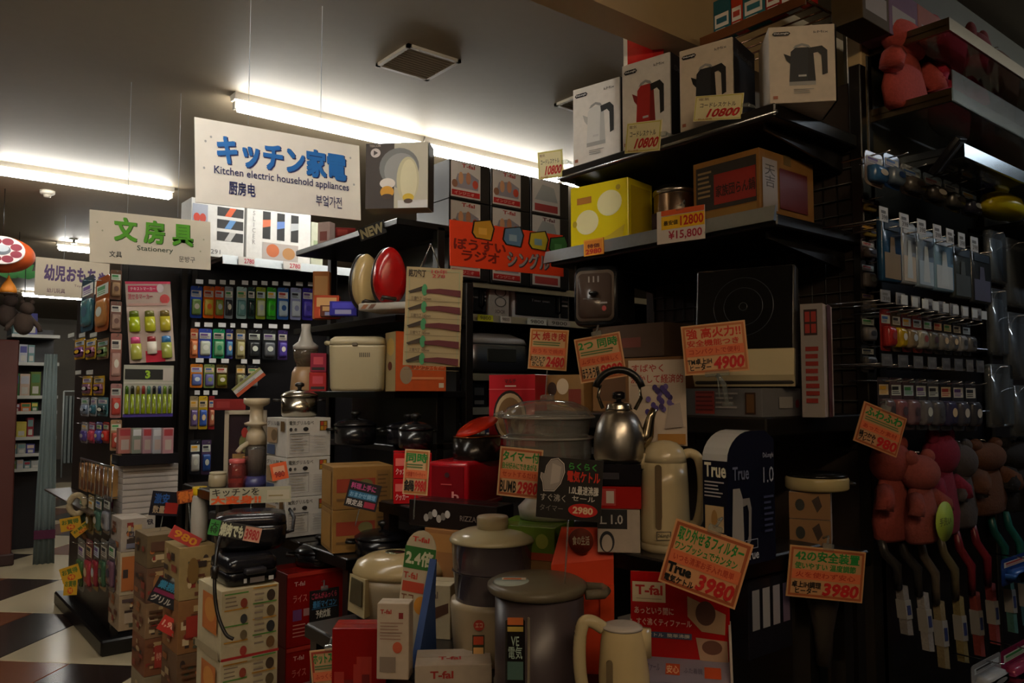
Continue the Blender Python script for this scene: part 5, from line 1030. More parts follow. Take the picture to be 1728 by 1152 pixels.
card('price_card', 'black card with blue and pink handwriting leaning on the corner cartons', [(262, 966), (308, 990), (304, 1032), (256, 1018)], 3.42, '151216', [('F', 't', .1, .62, .9, .92, '業務用', '2a7a9a', .04), ('F', 'r', .04, .4, .96, .56, '7a1a44'), ('F', 't', .06, .08, .75, .34, 'グリル', 'b8b0a0', .03)], None, deg=-25, clip='top')
card('price_card', 'small red price card below the black and blue card', [(272, 1034), (306, 1050), (303, 1082), (270, 1062)], 3.42, 'b82c20', [('F', 't', .1, .3, .9, .75, '1,980', 'e0a890', .04)], None, deg=-25, clip=None)
card('price_card', 'pink price card tilted on the tan carton', [(290, 885), (338, 905), (334, 932), (288, 905)], 3.4, 'c84440', [('F', 't', .1, .2, .9, .8, '980', 'e8a030', .03)], None, deg=5, clip=None)
card('price_card', 'dark card with blue and red handwriting behind the pink price card', [(255, 828), (306, 830), (300, 872), (254, 868)], 3.86, '1c1822', [('F', 't', .1, .5, .6, .9, '激安', '2a5aa0', .03), ('F', 'r', .5, .1, .95, .55, 'a82820'), ('F', 't', .1, .1, .5, .4, '数量', 'b8a080', .02)], None, deg=5, clip=None, rod=.07)
card('sale_sign', 'ragged orange paper sign above the dark cards', [(298, 830), (336, 822), (338, 845), (300, 850)], 3.5, '8a3c14', [('F', 't', .05, .1, .95, .9, '得市', 'd8762c', .06)], cat='sign', group=None, deg=0, clip=None, rod=.2)
o = empty('power_cord', 'black power cord hanging down the striped cartons', 'cord', loc=(0, 0, 0))
pts = smooth([at(372, 905, 2.75), at(366, 930, 2.7), at(362, 980, 2.66), at(366, 1030, 2.64), at(380, 1068, 2.62), at(394, 1078, 2.62)])
mb = MB(); mb.tube(pts, .006, ('17130f', 'plastic'), 8); mb.build('cable', o)
mb = MB(); mb.tube([at(364, 955, 2.66), at(362, 975, 2.66)], .011, ('201a16', 'plastic'), 10); mb.build('plug', o)
# ================================================================ HANGING SIGNS
def hanging(label, q, D, spec, cords, pale='c9c4bd'):
    o = card('hanging_sign', label, q, D, pale, spec, cat='sign', group='hanging department signs', deg=0, clip=None, thick=.006)
    Mi = o.matrix_world.inverted()
    for cx in cords:
        p = hplane(cx, q[0][1] + 5, at((q[0][0] + q[1][0]) / 2, (q[0][1] + q[2][1]) / 2, D), 0)
        a = Mi @ Vector((p.x, p.y, p.z - .02)); b = Mi @ Vector((p.x, p.y, CEIL))
        mb = MB(); mb.tube([a, b], .0015, ('b8b8b4', 'plastic'), 5); mb.build('cord', o)
    mb = MB()
    return o
KN, KB = '1c2560', '1f6fc0'
def twice(u0, v0, u1, v1, t, c, edge, d=.006): return [('F', 't', u0 + d, v0 - d * 1.6, u1 + d, v1 - d * 1.6, t, edge, .045), ('F', 't', u0, v0, u1, v1, t, c, .035)]
stars = [('F', 'c', x, y, x + .012, y + .03, 'b0b4b8') for x, y in ((.05, .72), (.08, .78), (.93, .8), (.9, .75), (.04, .4), (.95, .45))]
hanging('white hanging sign with blue lettering for kitchen appliances', [(330, 196), (607, 248), (607, 370), (328, 343)], 3.1, stars + twice(.12, .50, .90, .84, 'キッチン家電', KB, KN) + [('F', 't', .10, .34, .92, .46, 'Kitchen electric household appliances', KN, .008), ('F', 't', .18, .14, .33, .30, '厨房电', KN, .015), ('F', 't', .70, .12, .87, .27, '부엌가전', KN, .008)], (419, 541), 'f2efea')
hanging('white hanging sign with green lettering for stationery', [(152, 355), (355, 373), (355, 457), (150, 440)], 4.1, twice(.19, .46, .84, .90, '文 房 具', '4f9e14', '2a4a10') + [('F', 't', .37, .26, .67, .39, 'Stationery', '3a4a38', .008), ('F', 't', .15, .12, .25, .24, '文具', '3a3a38', .01), ('F', 't', .72, .12, .86, .24, '문방구', '3a3a38', .005)] + [('F', 'c', x, y, x + .014, y + .035, 'a8a88c') for x, y in ((.05, .75), (.09, .6), (.93, .6), (.9, .35))], (215, 300), 'd6cebc')
hanging('cream hanging sign with purple lettering for toddler toys', [(60, 434), (184, 444), (184, 508), (58, 497)], 7.2, [('F', 't', .12, .42, .95, .82, '幼児おもちゃ', '3a1a50', .04), ('F', 't', .52, .28, .9, .36, 'Toys for children', '4a3040', .0), ('F', 't', .16, .10, .40, .22, '幼儿玩具', '5a3a4a', .01)], (108, 160), 'b0a28c')
# ================================================================ STATIONERY RACK
g3 = empty('display_rack', 'black stationery rack with hanging packs under the green sign', 'display rack', loc=(1.16, 5.1, 0))
L3 = 2.2
mb = MB(); mb.box(.02, 2.6, .02, .05, .05, 2.30, ('121012', 'plastic')); mb.build('back_panel', g3)
mb = MB(); mb.box(.0, .05, .05, 1.35, .05, 2.15, ('1a1716', 'plastic')); mb.build('side_panel', g3)
mb = MB(); mb.box(-.08, 2.6, -.08, 1.38, .0, .09, ('0e0c0c', 'plastic'), .01, 1); mb.build('base', g3)
for xx in (.34, .40, 1.35, 0.0):
    mb = MB(); mb.box(xx - .018, xx + .018, -.03, .02, .05, 2.26, BLK, .003, 1); mb.build('post', g3)
shelf_board(g3, .48, 1.6, -.28, .02, 2.32, .03); rail(g3, -.28, .48, 1.45, 2.30, .055, axis='Y')
for k, (a, b) in enumerate(((402, 430), (478, 508))):
    s = slot(a, b, 443, 456, Y=4.80, z=2.275); W, H = s.W, .05
    o = empty('shelf_label', f'white 2780 shelf label, {["first", "second"][k]} under the white slicer cartons', 'label', s, 0, group='labels under the slicer cartons')
    mb = MB(); mb.box(-W / 2, W / 2, -.001, .001, 0, H, ('c8c4c0', 'paper')); mb.build('label_sheet', o); prints(o, W, .002, H, [('F', 't', .35, .2, .95, .8, '2780', 'b03048', .02)])
# white slicer cartons on top
for k, (a, b, t, bo) in enumerate(((322, 412, 338, 438), (416, 524, 352, 446))):
    s = slot(a, b, t, bo, Y=4.88, z=2.32)
    sp3 = []
    if k == 0:
        for q, c in enumerate(('c8562c', '5a8ac0', 'b0b0b0')): sp3 += [('F', 'r', .48, .74 - q * .22, .98, .90 - q * .22, '2c2c2e'), ('F', 'p', [(.62, .74 - q * .22), (.74, .74 - q * .22), (.84, .9 - q * .22), (.72, .9 - q * .22)], c)]
        sp3 += [('F', 'r', .02, .6, .3, .9, '9aa0b0'), ('F', 'c', .04, .58, .16, .74, 'c03a28'), ('F', 'c', .15, .58, .27, .74, 'b84030'), ('F', 't', .3, .05, .55, .13, '2291', '5a5a5a')]
    else:
        for q, c in enumerate(('c86a48', '5a7ab8', 'b0b4b8')): sp3 += [('F', 'r', .24 + q * .22, .42, .36 + q * .22, .92, '222426'), ('F', 'p', [(.24 + q * .22, .62), (.36 + q * .22, .66), (.36 + q * .22, .78), (.24 + q * .22, .76)], c)]
        sp3 += [('F', 'r', .24, .03, .8, .36, 'a8a09c'), ('F', 'c', .3, .1, .5, .34, 'b8643c'), ('F', 'c', .55, .08, .75, .3, 'a87a4c'), ('F', 't', .08, .3, .13, .9, 'S\nL\nI\nC\nE\nR', '8a8a8a')]
    carton('slicer_carton', f'white carton with {["orange, blue and grey blade strips lying flat", "upright blade strips and food photo"][k]}', s, .2, 'd4d4d2', sp3, group='white slicer cartons')
s = slot(525, 545, 375, 446, Y=4.9, z=2.32)
carton('slicer_carton', 'narrow pale green carton beside the white slicer cartons', s, .2, 'b8bca8', [('F', 'r', .2, .2, .8, .6, '8a9a78')])
# hanging packs
def hangpack(label, pl, pr, pt, pb, plane, c1, c2, group, tagc=None, X=False, name='blister_pack', t=.018, cat='pack', tagdy=12):
    s = slot(pl, pr, pt, pb, X=plane) if X else slot(pl, pr, pt, pb, Y=plane)
    W, H = s.W, s.H
    o = empty(name, label, cat, s, 0, group=group)
    mb = MB(); mb.prism(rrect(W, H, min(W, H) * .12, 2, 0, H / 2), 0, .002, (c1, 'gloss')); mb.build('backing_card', o)
    mb = MB(); mb.loft([[(x, y, z) for x, z in rrect(W * .78 * k, H * .5 * k, W * .12, 3, 0, H * .34)] for y, k in ((0, 1), (-t * .7, .95), (-t, .7))], (c2, 'gloss')); mb.build('product', o)
    mb = MB(); mb.tube([(0, .1, H * .93), (0, -.03, H * .93), (0, -.05, H * .96)], .0025, CHROME, 5); mb.build('hook', o)
    hr = random.Random(int(pl * 7 + pt)); pc1 = hr.choice(['d8d4c8', 'c8c0b0', 'b8c4cc', 'd0b890', 'c8ccc0']); pc2 = hr.choice(['a83428', '2a5a9a', 'd8a020', '3a8a4a', '6a4a8a', '2a2a2e'])
    prints(o, W, 0, H, [('F', 'r', .08, .66, .92, .86, pc1), ('F', 'r', .14, .76, .7, .83, pc2)] + rows('F', .14, .67, .86, .74, 2, pc2, .45, .4, int(pl)) + [((Vector((-W * .3, -t, H * .16)), Vector((W * .6, 0, 0)), Vector((0, 0, H * .36)), Vector((0, -1, 0))), 'c', .15, .3, .85, .8, pc1 if hr.random() < .5 else c1)])
    if tagc:
        tw = max(W * .62, .03)
        mb = MB(); mb.box(-tw / 2, tw / 2, -.056, -.054, H + .008, H + .035, (tagc, 'paper')); mb.build('price_label', o)
    return o
COLN = {}
def packrow(items, pt, pb, plane, rowname, group, place, tagc='c4c4c4', slope=0, X=False, t=.018):
    for k, (a, b, c1, c2, nm) in enumerate(items):
        d = slope * (a - items[0][0])
        hangpack(f'{nm} hanging pack, {ORD[k]} along the {rowname} row {place}', a, b, pt + d, pb + d, plane, c1, c2, group, tagc, X, t=t)
PL = 5.06
packrow([(321, 341, '2a4aa8', '7a9a5a', 'blue'), (343, 361, 'd86818', 'c8b040', 'orange'), (362, 378, 'c84a1c', '8a9a4a', 'red orange'), (379, 393, '8a929a', '3a3c40', 'grey'), (399, 416, '9ab8b8', '6a9a9a', 'pale teal'), (418, 430, '2a4a42', '1c2c2a', 'dark green'), (432, 448, '8a9a2a', 'c8d0b0', 'olive'), (450, 466, '2f8a22', '3fc82a', 'bright green'), (468, 487, '2a5aa0', 'b8ccd8', 'blue white'), (490, 508, '9aa0c8', 'd0d8e0', 'lilac'), (510, 528, '3a2c9a', '5a4ac0', 'purple')], 482, 536, PL, 'top', 'packs in the top row of the stationery rack', 'of the stationery rack', slope=.02)
packrow([(321, 334, 'a85a38', 'c87a50', 'rust'), (335, 357, '3a4a9a', 'b0b8a8', 'navy'), (359, 379, '1f7a50', '6a9a70', 'green'), (381, 393, '2c2a60', '4a7aa0', 'indigo'), (398, 414, '6a6040', 'a8a070', 'khaki'), (418, 440, '1c1c1e', '2a2c2e', 'black'), (443, 466, '222426', '55585c', 'charcoal'), (469, 485, '3a2a5a', '4a3a90', 'violet')], 554, 604, PL, 'second', 'packs in the second row of the stationery rack', 'of the stationery rack', slope=.02)
packrow([(321, 342, 'c8782c', '5a6aa8', 'orange purple'), (344, 362, '7a8a50', '6a68a0', 'green lilac'), (364, 384, '4a3a1c', '6a6a1c', 'brown'), (398, 414, '5a5038', '8a8a60', 'dull olive'), (417, 436, '26262a', '8a8a88', 'steel grey')], 614, 654, PL, 'third', 'packs in the third row of the stationery rack', 'of the stationery rack', slope=.02)
packrow([(320, 334, '9a8a6a', '6a5a8a', 'tan'), (335, 350, 'c8a82c', '3a5aa8', 'yellow blue'), (352, 362, '8a2a2c', 'b06a50', 'dark red')], 668, 724, PL, 'fourth', 'packs in the fourth row of the stationery rack', 'of the stationery rack')
packrow([(320, 338, '2a2c34', 'b0b0ac', 'black white'), (340, 356, '4a3a58', '2a4a8a', 'plum')], 742, 800, PL, 'lowest', 'packs in the lowest row of the stationery rack', 'of the stationery rack', None)
card('leaflet', 'glossy silver leaflet tilted in front of the stationery packs', [(392, 655), (440, 618), (446, 634), (400, 672)], 4.9, 'b8b4b0', [('F', 'r', .0, .0, 1, .35, 'b8502c'), ('F', 'r', .0, .75, 1, 1, '8a8a50'), ('F', 'r', .1, .4, .7, .5, '8a8a8c')], cat='leaflet', group=None, deg=-5, clip='top')
s = slot(490, 541, 545, 655, D=3.55, z=1.5)
o = empty('food_blender', 'beige food blender with clear cup left of the cream fryer', 'blender', s, .12); r = s.W / 2; H = s.H
mb = MB(); mb.lathe([(r * .95, 0), (r, .01), (r * .9, H * .28), (r * .7, H * .36)], ('9a7a58', 'plastic'), 28); mb.build('base', o)
mb = MB(); mb.lathe([(r * .6, H * .36), (r * .8, H * .5), (r * .85, H * .62), (r * .5, H * .66)], ('b8a48c', 'clear'), 28); mb.build('cup', o)
mb = MB(); mb.lathe([(r * .86, H * .62), (r * .86, H * .68), (r * .5, H * .74), (r * .3, H * .9), (r * .32, H * 1.0)], ('a8a49c', 'plastic'), 28); mb.build('motor_head', o)
# counter card displays beside the black post
def display_card(label, q, D, col, spec, products):
    o = card('display_card', label, q, D, col, spec, cat='display card', group='counter display cards', deg=0, clip=None, thick=.006)
    M, W, H = quad_place(q, D, 0)
    for (u0, v0, u1, v1, c, cap) in products:
        x = (u0 + u1) / 2 * W - W / 2; w_ = (u1 - u0) * W; z0 = v0 * H; h_ = (v1 - v0) * H
        mb = MB(); mb.lathe([(w_ * .4, z0), (w_ * .5, z0 + h_ * .04), (w_ * .5, z0 + h_ * .7)], (c, 'gloss'), 12, c=(x, -.012), sy=.7)
        mb.lathe([(w_ * .44, z0 + h_ * .7), (w_ * .42, z0 + h_ * .97), (w_ * .2, z0 + h_)], (cap, 'gloss'), 12, c=(x, -.012), sy=.7); mb.build('marker', o)
    return o
display_card('pink headed display card with six highlighters', [(215, 476), (291, 474), (291, 610), (215, 612)], 4.55, 'b8a498', [('F', 'r', 0, .97, 1, 1, 'c83a5a'), ('F', 'r', .05, .87, .8, .95, 'c8305a'), ('F', 'c', .68, .86, .84, .97, 'd8c8c8'), ('F', 't', .1, .89, .65, .93, 'テキストマーカー', 'e8d8d8', .01), ('F', 't', .04, .78, .58, .85, '消せるマーカー', 'b85060', .02), ('F', 'c', .74, .72, .96, .84, 'c84a4a'), ('F', 'r', .04, .70, .9, .73, 'c09a90'), ('F', 'r', .35, .0, .78, .14, 'c01c38')], [(.02, .38, .26, .64, '9aa81c', '5a6a1c'), (.36, .38, .60, .64, 'a8a82a', '6a6a30'), (.70, .38, .94, .64, 'a89c2c', '6a5a2c'), (.02, .04, .26, .32, 'a8a84a', 'c84a7a'), (.38, .1, .60, .32, 'd0c8bc', '8a2a30'), (.70, .04, .94, .32, '9aa04a', '3a78b0')])
display_card('white display card numbered 3 with nine green pens', [(208, 617), (292, 615), (292, 704), (208, 702)], 4.5, 'a8a898', [('F', 'r', .02, .72, .9, .92, '1e1e1a'), ('F', 't', .42, .74, .52, .9, '3', '9ac02c', .05), ('F', 'r', .78, .70, .98, .95, 'b8b0a8'), ('F', 'r', 0, .64, 1, .67, 'c0bcb0'), ('F', 'r', 0, 0, 1, .06, '4a3a9a')], [(.02 + .108 * k, .06, .10 + .108 * k, .6, '7a8a12', ('3a5a12', '2a2a1c', '7a6a12', '8a2a20', '3a6a5a', '1c1c1c', '2a3a6a', '5a7a20', '3a4a1c')[k]) for k in range(9)])
for k, (a, b, c, nm) in enumerate(((200, 222, 'b87a70', 'salmon'), (223, 240, '8a9488', 'grey green'), (241, 257, 'b08a94', 'pink'), (258, 274, 'b0b4bc', 'silver'), (275, 293, 'b88a90', 'rose'))):
    s = slot(a, b, 722, 765, D=4.45, deg=0)
    carton('eraser_box', f'{nm} slim pack in the tray below the green pens', s, .05, c, [('F', 'r', .1, .7, .9, .95, 'a83a40' if k % 2 == 0 else 'c8ccd0'), ('F', 'r', .2, .15, .8, .55, 'b8a8a0')], group='slim packs in the tray', kind='gloss')
s = slot(196, 296, 765, 782, D=4.42, deg=0)
mb = MB(); W, H = s.W, s.H
mb.box(-W / 2, W / 2, -.06, .1, 0, .008, ('17151a', 'plastic')); mb.box(-W / 2, W / 2, -.062, -.055, 0, H, ('17151a', 'plastic')); mb.box(-W / 2, -W / 2 + .006, -.06, .1, 0, H, ('17151a', 'plastic')); mb.box(W / 2 - .006, W / 2, -.06, .1, 0, H, ('17151a', 'plastic'))
o = mb.build('tray'); put(o, s, .0); tag(o, 'black tray under the slim eraser packs', 'tray')
for k in range(8):
    s = slot(207, 300, 783, 865, D=4.45, deg=0); h_ = s.H / 8; s.z += k * h_; s.H = h_ - .002
    carton('paper_ream', f'white paper ream, {ORD[k]} from the bottom of the stack beside the black post', s, .2, 'b4aca6', [('F', 'r', .02, .1, .98, .16, '8a847e')], group='stacked white paper reams', kind='paper', cat='paper')
s = slot(205, 262, 866, 900, D=4.4, deg=0); s.H = .1
carton('paper_box', 'white carton with black lettering under the paper reams', s, .25, 'a49c90', [('F', 't', .1, .45, .95, .75, 'COPY PAPER', '2c2630', .04), ('F', 'r', .2, .1, .5, .3, '6a6a80')])
# narrow strip of pink packs at the rack corner
for k, (t, b, c1, c2, nm) in enumerate(((455, 505, '6a4a38', '9a7a5a', 'brown'), (508, 560, '7a5a50', 'a88a7a', 'dusty brown'), (562, 642, '9a6a60', 'b8948a', 'dull pink'), (647, 705, 'a87a78', 'c04a40', 'pink'), (708, 760, '9a7a5c', 'a84a3c', 'tan red'), (766, 800, '8a704c', 'b08a50', 'gold brown'), (803, 862, 'a88a78', '7a3a50', 'rose'))):
    hangpack(f'{nm} slim pack, {ORD[k]} down the strip at the rack corner', 186, 205, t, b, 5.0, c1, c2, 'slim packs down the corner strip')
# side of the rack facing the main aisle
SX = 1.13
packrow([(161, 184, 'a8582c', 'c88a50', 'orange foil'), (137, 158, '2a4a5a', '4a7a80', 'teal')], 470, 560, SX, 'top', 'packs on the rack side', 'of the rack side', None, X=True)
packrow([(126, 143, 'c8981c', '7a4a80', 'yellow'), (145, 162, 'c8a020', '8a4a60', 'golden yellow'), (164, 183, '8a6a4a', '6a8a50', 'beige')], 572, 606, SX, 'second', 'packs on the rack side', 'of the rack side', 'b0b0a8', X=True)
packrow([(139, 155, 'c89a18', '8a5a70', 'yellow'), (158, 176, 'd0a21c', '90607a', 'bright yellow')], 634, 667, SX, 'third', 'packs on the rack side', 'of the rack side', 'b0b0a8', X=True)
packrow([(137, 150, 'a8b0bc', '7a8aa0', 'white blue'), (153, 163, 'b0bcc4', '3a6a7a', 'pale blue'), (165, 182, '5a8a94', '2a4a50', 'teal grey')], 670, 702, SX, 'fourth', 'packs on the rack side', 'of the rack side', None, X=True)
packrow([(137, 148, 'a8a0a0', '5a4a90', 'lilac'), (150, 160, 'a83a60', 'c04a5a', 'magenta'), (162, 172, '3a3a9a', '5a5ab0', 'violet blue'), (174, 184, 'a0201c', 'c83a30', 'red')], 712, 748, SX, 'fifth', 'packs on the rack side', 'of the rack side', None, X=True)
o = empty('wire_basket', 'chrome wire basket holding wooden toys on the rack side', 'basket', loc=(1.0, 5.7, 1.0))
c0 = hx(137, 773, 1.02); c1 = hx(190, 789, 1.02)
mb = MB(); mb.tube([c0 - Vector((1.0, 5.7, 1.0)), c1 - Vector((1.0, 5.7, 1.0))], .007, CHROME, 8); mb.build('front_rim', o)
mb = MB()
for k in range(9):
    p = c0.lerp(c1, k / 8) - Vector((1.0, 5.7, 1.0)); mb = MB(); mb.tube([p, p + Vector((0, 0, -.18))], .003, CHROME, 5); mb.build('wire', o)
mb = MB(); mb.box(.0, .16, -.7, .8, -.2, -.19, ('3a2c20', 'plastic')); mb.build('base', o)
for k, (a, b, c) in enumerate(((133, 146, '8a5a2a'), (147, 160, 'a8763a'), (161, 172, '7a4a24'), (173, 186, '9a7440'))):
    s = slot(a, b, 784 + 3 * k, 830 + 4 * k, X=1.06)
    carton('wooden_toy', f'wooden toy block pack, {ORD[k]} in the chrome wire basket', s, .05, c, [('F', 'r', .1, .1, .9, .4, '6a3a1c'), ('F', 'c', .2, .5, .8, .9, 'c8965a')], cat='toy', group='wooden toys in the wire basket')
# pet toys and yellow tags hanging low on the corner
packrow([(133, 146, '6a6a5a', '3a4a34', 'grey green'), (148, 158, '8a7a50', '5a4a2a', 'khaki'), (160, 172, '2a4a44', '4a6a5a', 'sea green'), (174, 186, '4a4a50', '8a8a90', 'grey')], 838, 905, 1.04, 'upper low', 'low packs on the rack corner', 'of the rack corner', None, X=True)
packrow([(130, 142, '8a8a80', '4a6a3a', 'grey white'), (144, 155, '6a1a2c', 'a83a44', 'wine red'), (157, 167, '2a2a2c', '8a2a34', 'black red'), (169, 180, '5a5a54', '3a5a40', 'stone'), (182, 194, '3a3a48', '6a4a58', 'slate')], 915, 1005, 1.04, 'bottom', 'low packs on the rack corner', 'of the rack corner', None, X=True)
p = at(130, 851, 4.75); o = empty('chew_ring', 'cream ring shaped pet toy above the yellow tags', 'pet toy', loc=p, th=facing(130))
mb = MB(); mb.tube([(.04 * math.cos(t * math.pi / 10), 0, .055 * math.sin(t * math.pi / 10)) for t in range(20)], .018, ('a89878', 'plush'), 10, True); mb.build('ring', o)
mb = MB(); mb.tube([(.0, 0, -.05), (.02, -.02, -.13), (.05, -.01, -.2)], .014, ('8a6a48', 'plush'), 8); mb.build('rope', o)
for k, (q, lab) in enumerate((([(104, 876), (140, 868), (133, 893), (99, 898)], 'yellow price tag fluttering below the cream ring'), ([(120, 895), (149, 877), (153, 887), (126, 911)], 'narrow yellow price tag tilted beside the cream ring'), ([(98, 962), (130, 950), (140, 975), (108, 984)], 'yellow price tag low over the dark floor tile'), ([(104, 978), (140, 972), (120, 1006), (112, 1002)], 'lowest yellow price tag hanging over the floor'))):
    card('price_tag', lab, q, 4.7, 'c89a10', [('F', 't', .1, .5, .9, .85, 'お買得', '4a6a1c', .03), ('F', 'c', .3, .08, .7, .45, 'c03a10'), ('F', 't', .36, .14, .64, .4, '98', 'e0a020', .03)], cat='price tag', group='yellow pet aisle tags', deg=-20, clip=None)
# ================================================================ FAR LEFT AISLE
o = empty('wooden_pillar', 'dark red brown pillar at the edge of the far aisle', 'pillar', loc=hz(2, 952, 0))
mb = MB(); mb.box(-.2, .06, -.1, .1, 0, 1.95, ('4a1c12', 'paper'), .01, 1); mb.build('shaft', o)
mb = MB(); mb.box(-.22, .08, -.12, .12, 0, .1, ('2c120c', 'paper'), .01, 1); mb.build('foot', o)
g4 = empty('shelving_unit', 'grey shelving full of small boxed toys in the far aisle', 'shelving', loc=(0, 8.6, 0))
x0 = hy(16, 660, 8.6).x; x1 = hy(98, 660, 8.6).x
mb = MB(); mb.box(x0, x1, .32, .34, .0, 2.1, ('1c1a1e', 'plastic')); mb.build('back_panel', g4)
zs = []
for k, yy in enumerate((565, 612, 668, 694, 737, 765, 790)):
    z = hy(60, yy, 8.6).z; zs.append(z)
    mb = MB(); mb.box(x0, x1, 0, .32, z - .02, z, ('8a8a86', 'plastic')); mb.build('shelf', g4)
    mb = MB(); mb.box(x0, x1, -.006, 0, z - .025, z + .005, ('b0b0a8', 'plastic')); mb.build('price_rail', g4)
rr = random.Random(3)
pal = [('6a8a8a', 'grey teal'), ('b8a08c', 'beige'), ('8a2a34', 'dark red'), ('9a9a94', 'grey'), ('5a6a2c', 'olive'), ('c86a30', 'orange'), ('4a4a8a', 'blue violet'), ('a8a8b0', 'pale grey'), ('3a6a3a', 'green'), ('c0b04a', 'mustard')]
for k in range(7):
    x = 20
    for j in range(4):
        w_ = rr.choice((11, 14, 17)); c, nm = pal[(k * 4 + j * 3) % 10]
        if x + w_ > 74: break
        s = slot(x, x + w_, 600, 620, Y=8.64, z=zs[k]); gap = (zs[k - 1] - zs[k] if k else .3); s.H = min(.24, gap - .05) * rr.uniform(.75, .98)
        if s.H > .03: carton('toy_box', f'{nm} toy box, {ORD[j]} on the {ORD[k]} shelf down of the far grey shelving', s, .12, c, [('F', 'r', .1, .55, .9, .9, pal[(k + j + 4) % 10][0]), ('F', 'r', .2, .1, .8, .4, 'b8b4a8')], group='toy boxes on the far shelving')
        x += w_ + 1
s = slot(68, 97, 597, 798, D=7.0, z=.0)
o = empty('grey_sheet', 'grey fabric sheet draped beside the far toy shelves', 'sheet', s, .05); H = s.H; W = s.W
n = 14; P0 = []; 
for zz, k in ((0, 1.25), (H * .3, 1.15), (H * .6, .95), (H, .75)):
    P0.append([(W * k * (q / n - .5), .02 * math.sin(q * 1.7), zz) for q in range(n + 1)] + [(W * k * (q / n - .5), .012 + .02 * math.sin(q * 1.7), zz) for q in range(n, -1, -1)])
mb = MB(); mb.loft(P0, ('5f6a68', 'fabric')); mb.build('cloth', o)
mb = MB(); mb.box(-W * .62, W * .62, -.03, .03, H * .12, H * .16, ('4a1430', 'fabric')); mb.build('hem_band', o)
o = empty('garment_rack', 'white metal rack with hanging sheets beside the stationery rack', 'rack', loc=hz(116, 805, 0)); 
mb = MB(); 
for sx in (-.12, .14): mb.tube([(sx, 0, 0), (sx, 0, 1.5)], .014, ('a8aca8', 'plastic'), 8)
mb.tube([(-.12, 0, 1.5), (.14, 0, 1.5)], .014, ('a8aca8', 'plastic'), 8); mb.build('frame', o)
for k in range(4):
    mb = MB(); mb.box(-.1 + k * .06, -.06 + k * .06, -.05, .08, .25, 1.42, (('7a827e', '8a908c', '6a726e', '808884')[k], 'fabric'), .006, 1); mb.build('hanging_sheet', o)
# orange lantern and decorations
p = at(4, 430, 6.2); o = empty('paper_lantern', 'orange round paper lantern with a white and maroon ring emblem', 'lantern', loc=p, th=facing(4))
R_ = .225
mb = MB(); mb.lathe([(R_ * math.sin(t), -R_ * .62 * math.cos(t)) for t in [math.pi * k / 14 for k in range(1, 14)]], ('c4501c', 'paper'), 32); mb.build('shade', o)
mb = MB(); mb.tube([(0, 0, R_ * .6), (0, 0, CEIL - p.z)], .003, BLK, 6); mb.build('cord', o)
fr = (Vector((-.155, -R_ * 1.0, -.10)), Vector((.3, 0, 0)), Vector((0, 0, .21)), Vector((0, -1, 0)))
em = [(fr, 'c', 0, 0, 1, 1, 'd8ccc8')]
for k in range(8):
    a = k * math.pi / 4 + .4; em.append((fr, 'c', .5 + .34 * math.cos(a) - .13, .5 + .34 * math.sin(a) - .13, .5 + .34 * math.cos(a) + .13, .5 + .34 * math.sin(a) + .13, '7a1a30'))
em += [(fr, 'c', .3, .32, .7, .7, '5a6068'), (fr, 'c', .34, .44, .66, .7, 'a8b0b8')]
prints(o, 1, 1, 1, em)
mb = MB(); mb.lathe([(.10, -R_), (.155, -R_ * .985), (.155, -R_ * .9)], ('d8ccc8', 'paper'), 32, c=(-.005, .005), axis='y', sy=.7); mb.build('emblem_disc', o)
p = at(30, 478, 7.6); o = empty('paper_leaf', 'green paper leaf decoration under the orange lantern', 'decoration', loc=p, th=facing(38))
for k in range(5):
    a = math.radians(-70 + 35 * k); mb = MB(); mb.loft([[(math.sin(a) * d + math.cos(a) * q * w2, -.01 * k + .002 * e, .06 + math.cos(a) * d * .7 - math.sin(a) * q * w2) for q, e in ((-1, 0), (1, 0), (1, 1), (-1, 1))] for d, w2 in ((0, .01), (.08, .04), (.16, .03), (.22, .004))], ('1f7a24', 'paper'), False); mb.build('leaf', o)
mb = MB(); mb.tube([(0, 0, .06), (0, .0, .5)], .003, BLK, 5); mb.build('string', o)
p = at(14, 494, 6.3); o = empty('paper_flame', 'small orange flame shaped ornament under the lantern', 'ornament', loc=p, th=facing(14))
mb = MB(); mb.lathe([(.055, 0), (.06, .02), (.045, .06), (.02, .1), (.003, .14)], ('d8801c', 'paper'), 16); mb.build('cone', o)
mb = MB(); mb.lathe([(.065, -.012), (.065, 0)], ('3a2818', 'plastic'), 16); mb.build('base', o)
